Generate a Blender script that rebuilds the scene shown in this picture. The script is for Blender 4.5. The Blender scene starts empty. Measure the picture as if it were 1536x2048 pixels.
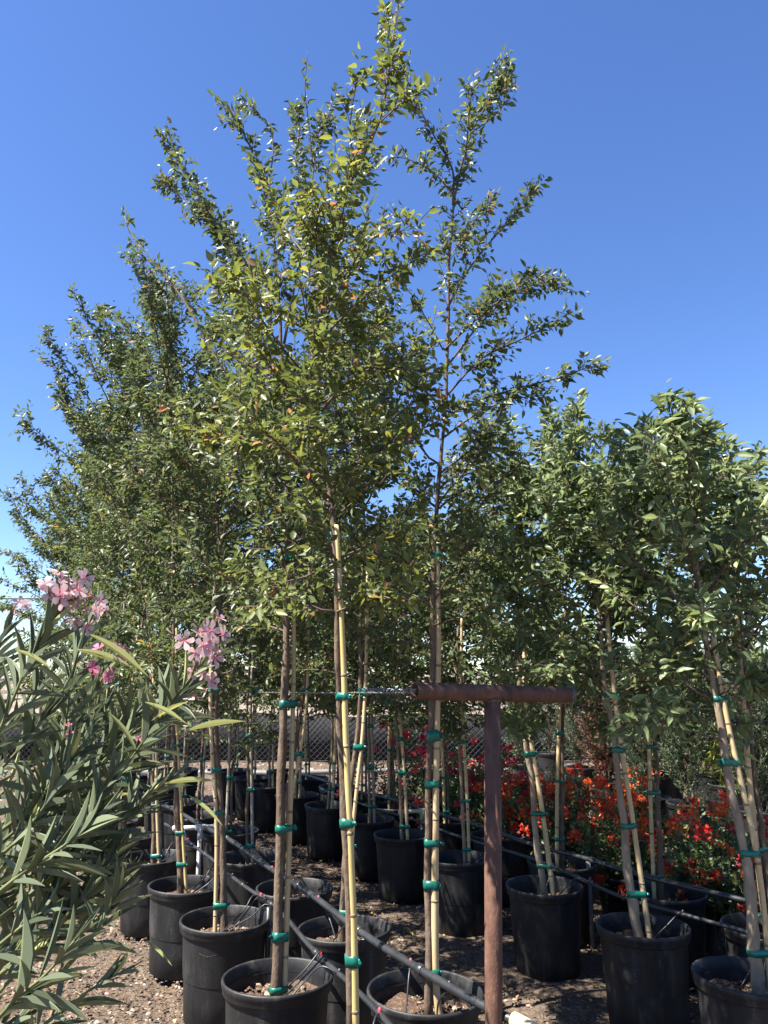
import bpy, math, random
import numpy as np

# ------------------------------------------------------------------ camera, sky, sun, exposure
scene = bpy.context.scene
COL = scene.collection
CAM_H = 1.68
PITCH = math.radians(12.0)
FPX = 1538.0
cam_d = bpy.data.cameras.new('camera')
cam = bpy.data.objects.new('camera', cam_d)
COL.objects.link(cam)
cam.location = (0, 0, CAM_H)
cam.rotation_euler = (math.pi / 2 + PITCH, 0, 0)
cam_d.sensor_fit = 'VERTICAL'
cam_d.sensor_height = 36.0
cam_d.lens = FPX / 2048 * 36.0
cam_d.clip_start = 0.05
cam_d.clip_end = 2000
scene.camera = cam

SUN_EL = math.radians(57)
SUN_AZ = math.radians(-112)          # clockwise from +Y: to the left, a little behind the camera
world = bpy.data.worlds.new('World')
scene.world = world
world.use_nodes = True
wn = world.node_tree.nodes
bg = wn['Background']
sky = wn.new('ShaderNodeTexSky')
sky.sky_type = 'NISHITA'
sky.sun_disc = False
sky.sun_elevation = SUN_EL
sky.sun_rotation = SUN_AZ
sky.altitude = 600
sky.air_density = 1.0
sky.dust_density = 0.35
sky.ozone_density = 4.5
hsv = wn.new('ShaderNodeHueSaturation')
hsv.inputs['Saturation'].default_value = 1.14
hsv.inputs['Hue'].default_value = 0.51
hsv.inputs['Value'].default_value = 1.17
world.node_tree.links.new(sky.outputs[0], hsv.inputs['Color'])
world.node_tree.links.new(hsv.outputs[0], bg.inputs[0])
bg.inputs[1].default_value = 0.0525

sun_d = bpy.data.lights.new('sun', 'SUN')
sun_d.energy = 5.0
sun_d.angle = math.radians(0.53)
sun_d.color = (1.0, 0.95, 0.86)
sun = bpy.data.objects.new('sun', sun_d)
COL.objects.link(sun)
sdir = (math.sin(SUN_AZ) * math.cos(SUN_EL), math.cos(SUN_AZ) * math.cos(SUN_EL), math.sin(SUN_EL))
from mathutils import Vector, Matrix
sun.rotation_euler = Vector(sdir).to_track_quat('Z', 'Y').to_euler()
sun.location = (-6, -2, 12)

scene.view_settings.view_transform = 'Standard'
scene.view_settings.look = 'None'
scene.view_settings.exposure = 2.05
scene.view_settings.gamma = 1.0
scene.render.engine = 'CYCLES'
scene.cycles.max_bounces = 6
scene.cycles.diffuse_bounces = 3
scene.cycles.glossy_bounces = 2
scene.cycles.transmission_bounces = 4
scene.cycles.transparent_max_bounces = 4

rng = np.random.default_rng(11)
random.seed(5)
UP = np.array([0., 0., 1.])

# ------------------------------------------------------------------ measuring helpers (photo survey -> metres)
_c, _s = math.cos(PITCH), math.sin(PITCH)
def ray(u, v):
    a = (u - 768) / FPX
    b = -(v - 1024) / FPX
    return np.array([a, _c - _s * b, _s + _c * b])
def at(u, v, Y):
    r = ray(u, v)
    k = Y / r[1]
    return np.array([r[0] * k, Y, CAM_H + r[2] * k])
def at_z(u, v, z):
    r = ray(u, v)
    k = (z - CAM_H) / r[2]
    return np.array([r[0] * k, r[1] * k, z])
def project(P):
    d = P - np.array([0, 0, CAM_H])
    z = d[:, 1] * _c + d[:, 2] * _s
    y = -d[:, 1] * _s + d[:, 2] * _c
    return 768 + FPX * d[:, 0] / z, 1024 - FPX * y / z, z

# ------------------------------------------------------------------ object helpers
def norm(a):
    return a / (np.linalg.norm(a, axis=-1, keepdims=True) + 1e-12)
def make_mesh(name, V, F, mat=None, attrs=None, smooth=True):
    """V (n,3); F: array (m,3)/(m,4) or list of such arrays."""
    if not isinstance(F, list):
        F = [F]
    F = [np.asarray(f, dtype=np.int32) for f in F if len(f)]
    me = bpy.data.meshes.new(name)
    V = np.asarray(V, dtype=np.float32)
    me.vertices.add(len(V))
    me.vertices.foreach_set('co', V.ravel())
    nl = sum(f.size for f in F)
    npoly = sum(len(f) for f in F)
    me.loops.add(nl)
    me.polygons.add(npoly)
    me.loops.foreach_set('vertex_index', np.concatenate([f.ravel() for f in F]))
    tot = np.concatenate([np.full(len(f), f.shape[1], np.int32) for f in F])
    st = np.concatenate([[0], np.cumsum(tot)[:-1]]).astype(np.int32)
    me.polygons.foreach_set('loop_start', st)
    me.polygons.foreach_set('loop_total', tot)
    if smooth:
        me.polygons.foreach_set('use_smooth', np.ones(npoly, dtype=bool))
    if attrs:
        for k, a in attrs.items():
            at_ = me.attributes.new(k, 'FLOAT', 'POINT')
            at_.data.foreach_set('value', np.asarray(a, dtype=np.float32))
    me.update(calc_edges=True)
    me.validate()
    if mat is not None:
        me.materials.append(mat)
    return me
def link(name, me, parent=None, loc=None):
    o = bpy.data.objects.new(name, me)
    COL.objects.link(o)
    if parent is not None:
        o.parent = parent
    if loc is not None:
        o.location = loc
    return o
def tag(o, label, cat, group=None):
    o['label'] = label
    o['category'] = cat
    if group:
        o['group'] = group
    return o
def thing(name, loc, label, cat, group=None):
    o = bpy.data.objects.new(name, None)
    COL.objects.link(o)
    o.location = loc
    o.empty_display_size = 0.1
    return tag(o, label, cat, group)
class Acc:
    """collects vertices and faces of one mesh"""
    def __init__(self):
        self.V = []; self.T = []; self.Q = []; self.n = 0; self.A = []
    def add(self, V, F, a=None):
        V = np.asarray(V, float); F = np.asarray(F, int)
        (self.T if F.shape[1] == 3 else self.Q).append(F + self.n)
        self.V.append(V); self.n += len(V)
        self.A.append(np.full(len(V), rng.random() if a is None else a) if np.isscalar(a) or a is None else a)
    def merge(self, other):
        for v, a in zip(other.V, other.A):
            pass
    def mesh(self, name, mat, origin=(0, 0, 0), smooth=True, attr=False):
        V = np.concatenate(self.V) - np.asarray(origin, float)
        F = []
        if self.T: F.append(np.concatenate(self.T))
        if self.Q: F.append(np.concatenate(self.Q))
        return make_mesh(name, V, F, mat, {'rnd': np.concatenate(self.A)} if attr else None, smooth)

def smooth_path(P, n):
    """Catmull-Rom resample"""
    P = np.asarray(P, float)
    if len(P) == 2:
        t = np.linspace(0, 1, n)[:, None]
        return P[0] * (1 - t) + P[1] * t
    Q = np.vstack([2 * P[0] - P[1], P, 2 * P[-1] - P[-2]])
    d = np.concatenate([[0], np.cumsum(np.linalg.norm(np.diff(P, axis=0), axis=1))])
    s = np.linspace(0, d[-1], n)
    i = np.clip(np.searchsorted(d, s, 'right') - 1, 0, len(P) - 2)
    t = ((s - d[i]) / (d[i + 1] - d[i] + 1e-12))[:, None]
    p0, p1, p2, p3 = Q[i], Q[i + 1], Q[i + 2], Q[i + 3]
    return 0.5 * (2 * p1 + (p2 - p0) * t + (2 * p0 - 5 * p1 + 4 * p2 - p3) * t * t + (3 * p1 - p0 - 3 * p2 + p3) * t ** 3)
def tube(P, r, sides=8, cap=True):
    P = np.asarray(P, float)
    n = len(P)
    r = np.broadcast_to(np.asarray(r, float), (n,))
    T = norm(np.gradient(P, axis=0))
    ref = np.array([0.31, 0.87, 0.12]) if abs(T[0][2]) > .5 else UP
    V = np.zeros((n, sides, 3))
    a = np.arange(sides) * 2 * math.pi / sides
    X = norm(np.cross(T, ref))
    Y = np.cross(T, X)
    V = P[:, None] + r[:, None, None] * (X[:, None] * np.cos(a)[None, :, None] + Y[:, None] * np.sin(a)[None, :, None])
    V = V.reshape(-1, 3)
    i = np.arange(n - 1)[:, None] * sides
    j = np.arange(sides)[None]
    k = (j + 1) % sides
    F = np.stack([i + j, i + k, i + sides + k, i + sides + j], -1).reshape(-1, 4)
    if cap:
        V = np.vstack([V, P[0], P[-1]])
        b = n * sides
        jj = np.arange(sides); kk = (jj + 1) % sides
        c0 = np.stack([kk, jj, np.full(sides, b), np.full(sides, b)], -1)
        C = np.vstack([np.stack([kk, jj, np.full(sides, b)], -1),
                       np.stack([(n - 1) * sides + jj, (n - 1) * sides + kk, np.full(sides, b + 1)], -1)])
        return V, [F, C]
    return V, [F]
def add_tube(acc, P, r, sides=8, cap=True, a=None):
    V, F = tube(P, r, sides, cap)
    base = acc.n
    acc.add(V, F[0], a)
    if len(F) > 1:
        acc.T.append(F[1] + base)
def tube_obj(name, P, r, mat, sides=8, parent=None, origin=(0, 0, 0), cap=True):
    V, F = tube(P, r, sides, cap)
    return link(name, make_mesh(name, V - np.asarray(origin, float), F, mat), parent)
def lathe(prof, seg=40):
    prof = np.asarray(prof, float)
    n = len(prof)
    a = np.arange(seg) * 2 * math.pi / seg
    V = np.stack([prof[:, 0][:, None] * np.cos(a), prof[:, 0][:, None] * np.sin(a), np.repeat(prof[:, 1][:, None], seg, 1)], -1).reshape(-1, 3)
    i = np.arange(n - 1)[:, None] * seg
    j = np.arange(seg)[None]
    k = (j + 1) % seg
    return V, np.stack([i + j, i + k, i + seg + k, i + seg + j], -1).reshape(-1, 4)
def box(c, s):
    c = np.asarray(c, float); s = np.asarray(s, float) / 2
    V = np.array([[x, y, z] for x in (-1, 1) for y in (-1, 1) for z in (-1, 1)]) * s + c
    F = np.array([[0, 1, 3, 2], [4, 6, 7, 5], [0, 4, 5, 1], [2, 3, 7, 6], [0, 2, 6, 4], [1, 5, 7, 3]])
    return V, F

# ------------------------------------------------------------------ materials
def new_mat(name):
    m = bpy.data.materials.new(name)
    m.use_nodes = True
    nt = m.node_tree
    return m, nt, nt.nodes['Principled BSDF'], nt.nodes['Material Output']
def N(nt, t, **kw):
    n = nt.nodes.new(t)
    for k, v in kw.items():
        if k in n.inputs:
            n.inputs[k].default_value = v
        else:
            setattr(n, k, v)
    return n
def ramp(nt, stops):
    r = nt.nodes.new('ShaderNodeValToRGB')
    e = r.color_ramp.elements
    while len(e) < len(stops):
        e.new(0.5)
    for el, (p, c) in zip(e, stops):
        el.position = p
        el.color = (*c, 1)
    return r
def noise_mat(name, stops, scale=8, rough=0.8, bump=0.3, bscale=None, detail=6, spec=0.3, stretch=None, rough_var=0.0, metallic=0.0, dist=0.01, use_rnd=0.0):
    m, nt, b, out = new_mat(name)
    L = nt.links.new
    tc = N(nt, 'ShaderNodeTexCoord')
    vec = tc.outputs['Object']
    if stretch:
        mp = N(nt, 'ShaderNodeMapping')
        mp.inputs['Scale'].default_value = stretch
        L(vec, mp.inputs[0]); vec = mp.outputs[0]
    n1 = N(nt, 'ShaderNodeTexNoise', Scale=scale, Detail=detail, Roughness=0.6)
    L(vec, n1.inputs['Vector'])
    r = ramp(nt, stops)
    fac = n1.outputs['Fac']
    if use_rnd:
        an = N(nt, 'ShaderNodeAttribute', attribute_name='rnd')
        mx = N(nt, 'ShaderNodeMix', Factor=use_rnd)
        mx.data_type = 'FLOAT'
        L(fac, mx.inputs[2]); L(an.outputs['Fac'], mx.inputs[3])
        fac = mx.outputs[0]
    L(fac, r.inputs[0])
    L(r.outputs[0], b.inputs['Base Color'])
    b.inputs['Roughness'].default_value = rough
    b.inputs['Specular IOR Level'].default_value = spec
    b.inputs['Metallic'].default_value = metallic
    if rough_var:
        mr = N(nt, 'ShaderNodeMapRange')
        mr.inputs['To Min'].default_value = rough - rough_var
        mr.inputs['To Max'].default_value = rough + rough_var
        L(n1.outputs['Fac'], mr.inputs[0]); L(mr.outputs[0], b.inputs['Roughness'])
    if bump:
        n2 = N(nt, 'ShaderNodeTexNoise', Scale=bscale or scale * 3, Detail=5)
        L(vec, n2.inputs['Vector'])
        bp = N(nt, 'ShaderNodeBump', Strength=bump, Distance=dist)
        L(n2.outputs['Fac'], bp.inputs['Height'])
        L(bp.outputs[0], b.inputs['Normal'])
    return m
def leaf_mat(name, stops, trans=0.35, rough=0.47, spec=0.4, mid=None, tboost=1.6):
    """stops over the per-leaf random attribute; a leaf passes some light"""
    m, nt, b, out = new_mat(name)
    L = nt.links.new
    an = N(nt, 'ShaderNodeAttribute', attribute_name='rnd')
    r = ramp(nt, stops)
    L(an.outputs['Fac'], r.inputs[0])
    col = r.outputs[0]
    if mid:
        am = N(nt, 'ShaderNodeAttribute', attribute_name='mid')
        mx = N(nt, 'ShaderNodeMix', data_type='RGBA')
        L(am.outputs['Fac'], mx.inputs[0]); L(col, mx.inputs[6])
        mx.inputs[7].default_value = (*mid, 1)
        col = mx.outputs[2]
    L(col, b.inputs['Base Color'])
    b.inputs['Roughness'].default_value = rough
    b.inputs['Specular IOR Level'].default_value = spec
    tr = N(nt, 'ShaderNodeBsdfTranslucent')
    hs = N(nt, 'ShaderNodeHueSaturation', Saturation=1.1, Value=tboost)
    hs.inputs['Hue'].default_value = 0.485
    L(col, hs.inputs['Color']); L(hs.outputs[0], tr.inputs[0])
    ms = N(nt, 'ShaderNodeMixShader', Fac=trans)
    L(b.outputs[0], ms.inputs[1]); L(tr.outputs[0], ms.inputs[2])
    L(ms.outputs[0], out.inputs[0])
    return m

M = {}
M['ground'] = noise_mat('mulch_ground', [(0.25, (0.0328, 0.0225, 0.0159)), (0.45, (0.0796, 0.0562, 0.0398)), (0.6, (0.131, 0.0959, 0.0702)), (0.8, (0.206, 0.164, 0.126))], scale=38, rough=.95, bump=.9, bscale=90, dist=.02)
M['chips'] = noise_mat('wood_chips', [(0.0, (0.0435, 0.029, 0.0203)), (0.35, (0.0967, 0.0653, 0.0459)), (0.65, (0.174, 0.126, 0.092)), (1.0, (0.3, 0.251, 0.203))], scale=20, rough=.9, bump=.2, use_rnd=.9)
M['hill'] = noise_mat('dry_hillside', [(0.3, (0.129, 0.101, 0.0751)), (0.5, (0.18, 0.148, 0.114)), (0.7, (0.223, 0.189, 0.151))], scale=.9, rough=.95, bump=.6, bscale=4, dist=.2)
M['soil'] = noise_mat('potting_soil', [(0.3, (0.0351, 0.0222, 0.0152)), (0.55, (0.0936, 0.0556, 0.0381)), (0.75, (0.176, 0.112, 0.0819))], scale=45, rough=.95, bump=.9, bscale=110, dist=.015)
M['bark'] = noise_mat('grey_brown_bark', [(0.25, (0.0594, 0.0405, 0.0278)), (0.5, (0.108, 0.076, 0.0528)), (0.75, (0.174, 0.13, 0.0912))], scale=26, rough=.9, bump=.9, bscale=90, stretch=(1, 1, .4), dist=.006)
M['bark_pale'] = noise_mat('pale_tan_bark', [(0.25, (0.13, 0.0991, 0.0673)), (0.5, (0.214, 0.168, 0.118)), (0.75, (0.292, 0.234, 0.172))], scale=22, rough=.9, bump=.8, bscale=80, stretch=(1, 1, .4), dist=.006)
M['twig'] = noise_mat('brown_twig', [(0.3, (.06, .042, .032)), (0.7, (.13, .095, .07))], scale=20, rough=.85, bump=0)
M['bamboo'] = noise_mat('dry_bamboo', [(0.25, (0.277, 0.197, 0.094)), (0.5, (0.422, 0.321, 0.176)), (0.75, (0.523, 0.425, 0.257))], scale=7, rough=.55, bump=.15, bscale=40, stretch=(1, 1, .15), dist=.003, spec=.4)
M['bamboo_yellow'] = noise_mat('yellow_bamboo', [(0.25, (0.334, 0.241, 0.0802)), (0.5, (0.441, 0.347, 0.147)), (0.75, (0.48, 0.4, 0.214))], scale=6, rough=.5, bump=.15, bscale=40, stretch=(1, 1, .15), dist=.003, spec=.4)
M['bamboo_grey'] = noise_mat('weathered_bamboo', [(0.25, (0.163, 0.136, 0.102)), (0.5, (0.258, 0.224, 0.176)), (0.75, (0.352, 0.312, 0.258))], scale=7, rough=.7, bump=.2, bscale=40, stretch=(1, 1, .15), dist=.003)
M['node'] = noise_mat('bamboo_joint', [(0.3, (0.119, 0.084, 0.049)), (0.7, (0.252, 0.196, 0.119))], scale=30, rough=.7, bump=0)
M['tie'] = noise_mat('green_tie_tape', [(0.3, (0, 0.072, 0.051)), (0.7, (0.0024, 0.138, 0.099))], scale=25, rough=.35, bump=.3, bscale=60, spec=.5, dist=.003)
M['rust'] = noise_mat('rusty_steel', [(0.28, (0.0321, 0.0167, 0.0115)), (0.42, (0.078, 0.0367, 0.0237)), (0.58, (0.11, 0.0541, 0.0352)), (0.75, (0.174, 0.104, 0.0727))], scale=24, rough=.75, bump=.6, bscale=150, detail=10, spec=.35, rough_var=.12, dist=.004, stretch=(1, 1, .45))
M['zinc'] = noise_mat('galvanised_steel', [(0.3, (0.134, 0.139, 0.144)), (0.7, (0.24, 0.245, 0.25))], scale=30, rough=.45, bump=.1, metallic=.7)
M['mesh_wire'] = noise_mat('dull_fence_wire', [(0.3, (.06, .062, .066)), (0.7, (.12, .122, .126))], scale=30, rough=.6, bump=0)
M['pvc'] = noise_mat('white_pvc', [(0.3, (0.374, 0.368, 0.343)), (0.7, (0.487, 0.48, 0.462))], scale=6, rough=.5, bump=.05)
M['pvc_yellow'] = noise_mat('aged_pvc', [(0.3, (0.351, 0.292, 0.176)), (0.7, (0.438, 0.386, 0.264))], scale=9, rough=.5, bump=.05)
M['pvc_grey'] = noise_mat('grey_pipe', [(0.3, (0.12, 0.117, 0.114)), (0.7, (0.216, 0.21, 0.204))], scale=6, rough=.6, bump=.05)
M['poly'] = noise_mat('black_poly_pipe', [(0.3, (0.011, 0.0115, 0.013)), (0.7, (0.025, 0.026, 0.0285))], scale=9, rough=.42, bump=.1, spec=.5, rough_var=.12)
M['red'] = noise_mat('red_emitter', [(0.3, (.5, .03, .05)), (0.7, (.6, .06, .08))], scale=9, rough=.4, bump=0)
M['cloth'] = noise_mat('black_shade_cloth', [(0.3, (.008, .008, .01)), (0.7, (.02, .02, .023))], scale=3, rough=.9, bump=.3, bscale=6, dist=.05)

def pot_material():
    m, nt, b, out = new_mat('black_pot_plastic')
    L = nt.links.new
    tc = N(nt, 'ShaderNodeTexCoord')
    oi = N(nt, 'ShaderNodeObjectInfo')
    ad = N(nt, 'ShaderNodeVectorMath', operation='ADD')
    L(tc.outputs['Object'], ad.inputs[0])
    cb = N(nt, 'ShaderNodeCombineXYZ')
    ml = N(nt, 'ShaderNodeMath', operation='MULTIPLY'); ml.inputs[1].default_value = 37
    L(oi.outputs['Random'], ml.inputs[0]); L(ml.outputs[0], cb.inputs[0]); L(ml.outputs[0], cb.inputs[1])
    L(cb.outputs[0], ad.inputs[1])
    mp = N(nt, 'ShaderNodeMapping'); mp.inputs['Scale'].default_value = (1, 1, .22)
    L(ad.outputs[0], mp.inputs[0])
    n1 = N(nt, 'ShaderNodeTexNoise', Scale=14, Detail=7, Roughness=.62)
    L(mp.outputs[0], n1.inputs['Vector'])
    n3 = N(nt, 'ShaderNodeTexNoise', Scale=90, Detail=3)
    L(ad.outputs[0], n3.inputs['Vector'])
    mm = N(nt, 'ShaderNodeMath', operation='MULTIPLY_ADD'); mm.inputs[1].default_value = .25; mm.inputs[2].default_value = -.12
    L(n3.outputs['Fac'], mm.inputs[0])
    ad2 = N(nt, 'ShaderNodeMath', operation='ADD')
    L(n1.outputs['Fac'], ad2.inputs[0]); L(mm.outputs[0], ad2.inputs[1])
    r = ramp(nt, [(0.3, (.007, .007, .008)), (0.5, (.0115, .0115, .0125)), (0.6, (.021, .0205, .021)), (0.72, (.05, .047, .044)), (0.88, (.1, .09, .08))])
    L(ad2.outputs[0], r.inputs[0]); L(r.outputs[0], b.inputs['Base Color'])
    mr = N(nt, 'ShaderNodeMapRange'); mr.inputs['To Min'].default_value = .42; mr.inputs['To Max'].default_value = .7
    L(n1.outputs['Fac'], mr.inputs[0]); L(mr.outputs[0], b.inputs['Roughness'])
    b.inputs['Specular IOR Level'].default_value = .34
    bp = N(nt, 'ShaderNodeBump', Strength=.15, Distance=.004)
    L(n3.outputs['Fac'], bp.inputs['Height']); L(bp.outputs[0], b.inputs['Normal'])
    return m
M['pot'] = pot_material()

M['leaf_elm'] = leaf_mat('dark_green_leaf', [(0, (0.0512, 0.0722, 0.0327)), (.5, (0.0868, 0.116, 0.0428)), (.9, (0.129, 0.161, 0.0531)), (.975, (0.211, 0.2, 0.0566)), (1, (0.276, 0.137, 0.0738))], trans=.34)
M['leaf_lit'] = leaf_mat('sunlit_yellow_green_leaf', [(0, (0.0636, 0.0849, 0.0283)), (.45, (0.108, 0.134, 0.0371)), (.85, (0.162, 0.186, 0.0442)), (.95, (0.246, 0.228, 0.049)), (1, (0.314, 0.145, 0.0791))], trans=.38)  # sunlit look put into the colour: lighter, yellower copy of the elm leaf
M['leaf_ash'] = leaf_mat('broad_green_leaf', [(0, (0.0731, 0.103, 0.0472)), (.5, (0.127, 0.169, 0.0712)), (.9, (0.197, 0.242, 0.104)), (1, (0.298, 0.31, 0.128))], trans=.34)
M['leaf_oleander'] = leaf_mat('oleander_leaf', [(0, (0.0666, 0.0845, 0.0527)), (.55, (0.114, 0.137, 0.0802)), (.88, (0.175, 0.197, 0.108)), (.95, (0.337, 0.346, 0.131)), (1, (0.485, 0.467, 0.19))], trans=.2, rough=.5, spec=.35, mid=(.2, .24, .1), tboost=1.3)
M['leaf_boug'] = leaf_mat('bougainvillea_leaf', [(0, (0.0491, 0.0854, 0.0309)), (.6, (0.0828, 0.132, 0.0405)), (1, (0.176, 0.226, 0.0672))], trans=.3)
M['bract'] = leaf_mat('red_bract', [(0, (0.417, 0.033, 0.0301)), (.5, (0.638, 0.0888, 0.0418)), (1, (0.833, 0.29, 0.0833))], trans=.3, rough=.6, spec=.2, tboost=1.2)
M['bract_pink'] = leaf_mat('crimson_bract', [(0, (0.347, 0.0209, 0.0368)), (.5, (0.562, 0.0609, 0.0661)), (1, (0.735, 0.243, 0.177))], trans=.3, rough=.6, spec=.2, tboost=1.2)
M['petal'] = leaf_mat('pale_pink_petal', [(0, (0.412, 0.187, 0.212)), (.5, (0.474, 0.3, 0.312)), (1, (0.524, 0.437, 0.437))], trans=.35, rough=.6, spec=.2, mid=(.62, .16, .2), tboost=1.1)
M['petal_deep'] = leaf_mat('deep_pink_petal', [(0, (0.374, 0.0749, 0.15)), (1, (0.449, 0.162, 0.25))], trans=.35, rough=.6, spec=.2, mid=(.55, .08, .16), tboost=1.1)
M['litter'] = leaf_mat('dry_leaf', [(0, (.1, .06, .035)), (.5, (.22, .14, .07)), (.8, (.34, .27, .1)), (1, (.4, .36, .14))], trans=.15, rough=.8, spec=.2)
M['needle'] = leaf_mat('grey_green_needles', [(0, (0.046, 0.069, 0.0345)), (.6, (0.0862, 0.115, 0.0633)), (1, (0.149, 0.172, 0.103))], trans=.2, rough=.6)
M['needle_yellow'] = leaf_mat('yellow_green_needles', [(0, (.1, .14, .03)), (.6, (.2, .24, .05)), (1, (.3, .32, .09))], trans=.3, rough=.6)
M['needle_brown'] = leaf_mat('brown_dead_needles', [(0, (.09, .05, .03)), (1, (.2, .12, .08))], trans=.1, rough=.8)
M['stem_green'] = noise_mat('green_stem', [(0.3, (0.066, 0.077, 0.0275)), (0.7, (0.132, 0.138, 0.055))], scale=12, rough=.7, bump=0)

# ------------------------------------------------------------------ the ground, the hillside
def ground():
    n = 150
    gx = np.concatenate([np.linspace(-400, -9, 14), np.linspace(-8, 9, n), np.linspace(10, 400, 14)])
    gy = np.concatenate([np.linspace(-300, 1, 10), np.linspace(1.5, 17, n), np.linspace(18, 600, 16)])
    X, Y = np.meshgrid(gx, gy)
    Z = .018 * np.sin(X * 1.7 + 1) * np.cos(Y * 1.3) + .01 * np.sin(X * 4.1 + Y * 3.3) + .006 * np.sin(X * 9 + 2) * np.sin(Y * 8)
    Z += np.where((X > -8) & (X < 9) & (Y > 1.5) & (Y < 17), rng.normal(0, .005, X.shape), 0)
    near = (np.abs(X) < 10) & (Y > 0) & (Y < 18)
    Z = np.where(near, Z, 0) - .012
    w = len(gx)
    i = np.arange(len(gy) - 1)[:, None] * w + np.arange(w - 1)[None]
    F = np.stack([i, i + 1, i + w + 1, i + w], -1).reshape(-1, 4)
    o = link('ground', make_mesh('ground', np.stack([X, Y, Z], -1).reshape(-1, 3), F, M['ground']))
    o['kind'] = 'structure'; o['label'] = 'brown mulch and gravel nursery ground'
ground()
def hill():
    gx = np.linspace(-160, 160, 90); gy = np.linspace(17.5, 130, 50)
    X, Y = np.meshgrid(gx, gy)
    t = np.clip((Y - 17.5) / 30, 0, 1)
    Z = t * t * (3 - 2 * t) * (1.0 + .012 * X + .5 * np.sin(X * .06 + .5) + .25 * np.sin(X * .21)) + rng.normal(0, .06, X.shape) * t - .05
    w = len(gx)
    i = np.arange(len(gy) - 1)[:, None] * w + np.arange(w - 1)[None]
    F = np.stack([i, i + 1, i + w + 1, i + w], -1).reshape(-1, 4)
    o = link('hillside', make_mesh('hillside', np.stack([X, Y, Z], -1).reshape(-1, 3), F, M['hill']))
    o['kind'] = 'structure'; o['label'] = 'bare pale tan hillside behind the fence'
hill()
def flakes(n, cx, cy, sx, sy, smin, smax, z=0.0, uniform=True):
    """irregular little flakes: verts, quads/tris, per-flake random"""
    P = np.stack([rng.uniform(cx - sx, cx + sx, n), rng.uniform(cy - sy, cy + sy, n), np.full(n, z)], -1)
    s = rng.uniform(smin, smax, n) * rng.uniform(.5, 1, n)
    T = np.array([[-.5, -.28, 0], [.5, -.22, .02], [.42, .26, 0], [-.46, .3, .03], [-.35, -.15, .25], [.38, -.12, .28], [.3, .14, .22], [-.3, .18, .26]])
    V = T[None] * s[:, None, None] * rng.uniform(.6, 1.4, (n, 8, 3))
    a = rng.uniform(0, 2 * math.pi, n); b = rng.normal(0, .35, n)
    ca, sa, cb, sb = np.cos(a), np.sin(a), np.cos(b), np.sin(b)
    x = V[..., 0] * cb[:, None] + V[..., 2] * sb[:, None]
    zz = -V[..., 0] * sb[:, None] + V[..., 2] * cb[:, None]
    y = V[..., 1]
    W = np.stack([x * ca[:, None] - y * sa[:, None], x * sa[:, None] + y * ca[:, None], zz], -1) + P[:, None]
    F = np.array([[4, 5, 6, 7], [0, 1, 5, 4], [1, 2, 6, 5], [2, 3, 7, 6], [3, 0, 4, 7]])
    F = (F[None] + np.arange(n)[:, None, None] * 8).reshape(-1, 4)
    return W.reshape(-1, 3), F, np.repeat(rng.random(n) ** 1.8, 8)
def ground_litter():
    Vs, Fs, As, k = [], [], [], 0
    for n, cx, cy, sx, sy, a, b in ((12000, .2, 4.2, 2.6, 1.9, .008, .034), (7000, .3, 8, 4.2, 2.6, .015, .05), (3500, 0, 13, 6.5, 3, .03, .08), (5000, -1.6, 3.6, 1.0, 1.4, .008, .032)):
        V, F, A = flakes(n, cx, cy, sx, sy, a, b, -.004)
        Vs.append(V); Fs.append(F + k); As.append(A); k += len(V)
    o = link('wood_chip_litter', make_mesh('wood_chip_litter', np.concatenate(Vs), np.concatenate(Fs), M['chips'], {'rnd': np.concatenate(As)}, smooth=False))
    o['kind'] = 'stuff'; o['label'] = 'loose tan and brown wood chips and gravel on the ground'; o['category'] = 'mulch'
ground_litter()

LITTER = True
# ------------------------------------------------------------------ leaves
T4 = (np.array([[0, 0, 0], [.5, .42, .05], [0, .46, -.07], [-.5, .42, .05], [0, 1, -.1]]),
      np.array([[0, 1, 2], [0, 2, 3], [2, 1, 4], [3, 2, 4]]))
T8 = (np.array([[0, 0, 0], [0, .12, .0], [.36, .3, .07], [0, .32, -.05], [-.36, .3, .07], [.44, .55, .05], [0, .58, -.07], [-.44, .55, .05], [0, 1, -.16]]),
      np.array([[0, 1, 1], [1, 2, 3], [1, 3, 4], [2, 5, 6], [2, 6, 3], [3, 6, 7], [3, 7, 4], [6, 5, 8], [7, 6, 8]])[1:])
def strip_leaf(nseg=6, bend=.05, fold=.2):
    V, F, mid = [], [], []
    for i in range(nseg + 1):
        t = i / nseg
        w = .5 * (math.sin(math.pi * min(1, t * .94 + .06)) ** 1.05) * (1 if t < .98 else .03)
        z = -bend * t * t
        for q in (-1, -.16, 0, .16, 1):
            V.append([w * q, t, z + fold * w * abs(q)]); mid.append(.9 if q == 0 else 0)
        if i:
            b = (i - 1) * 5
            F += [[b + q, b + q + 1, b + q + 6, b + q + 5] for q in range(4)]
    return np.array(V, float), np.array(F), np.array(mid, float)
class LeafSet:
    def __init__(self):
        self.p = []; self.d = []; self.n = []; self.L = []; self.w = []; self.r = []
    def add(self, p, d, n, L, w, r):
        self.p.append(p); self.d.append(d); self.n.append(n); self.L.append(L); self.w.append(w); self.r.append(r)
    def cat(self):
        p = np.concatenate(self.p); d = norm(np.concatenate(self.d)); n = np.concatenate(self.n)
        n = norm(n - d * np.sum(n * d, -1, keepdims=True))
        return p, d, n, np.concatenate(self.L), np.concatenate(self.w), np.concatenate(self.r)
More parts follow.
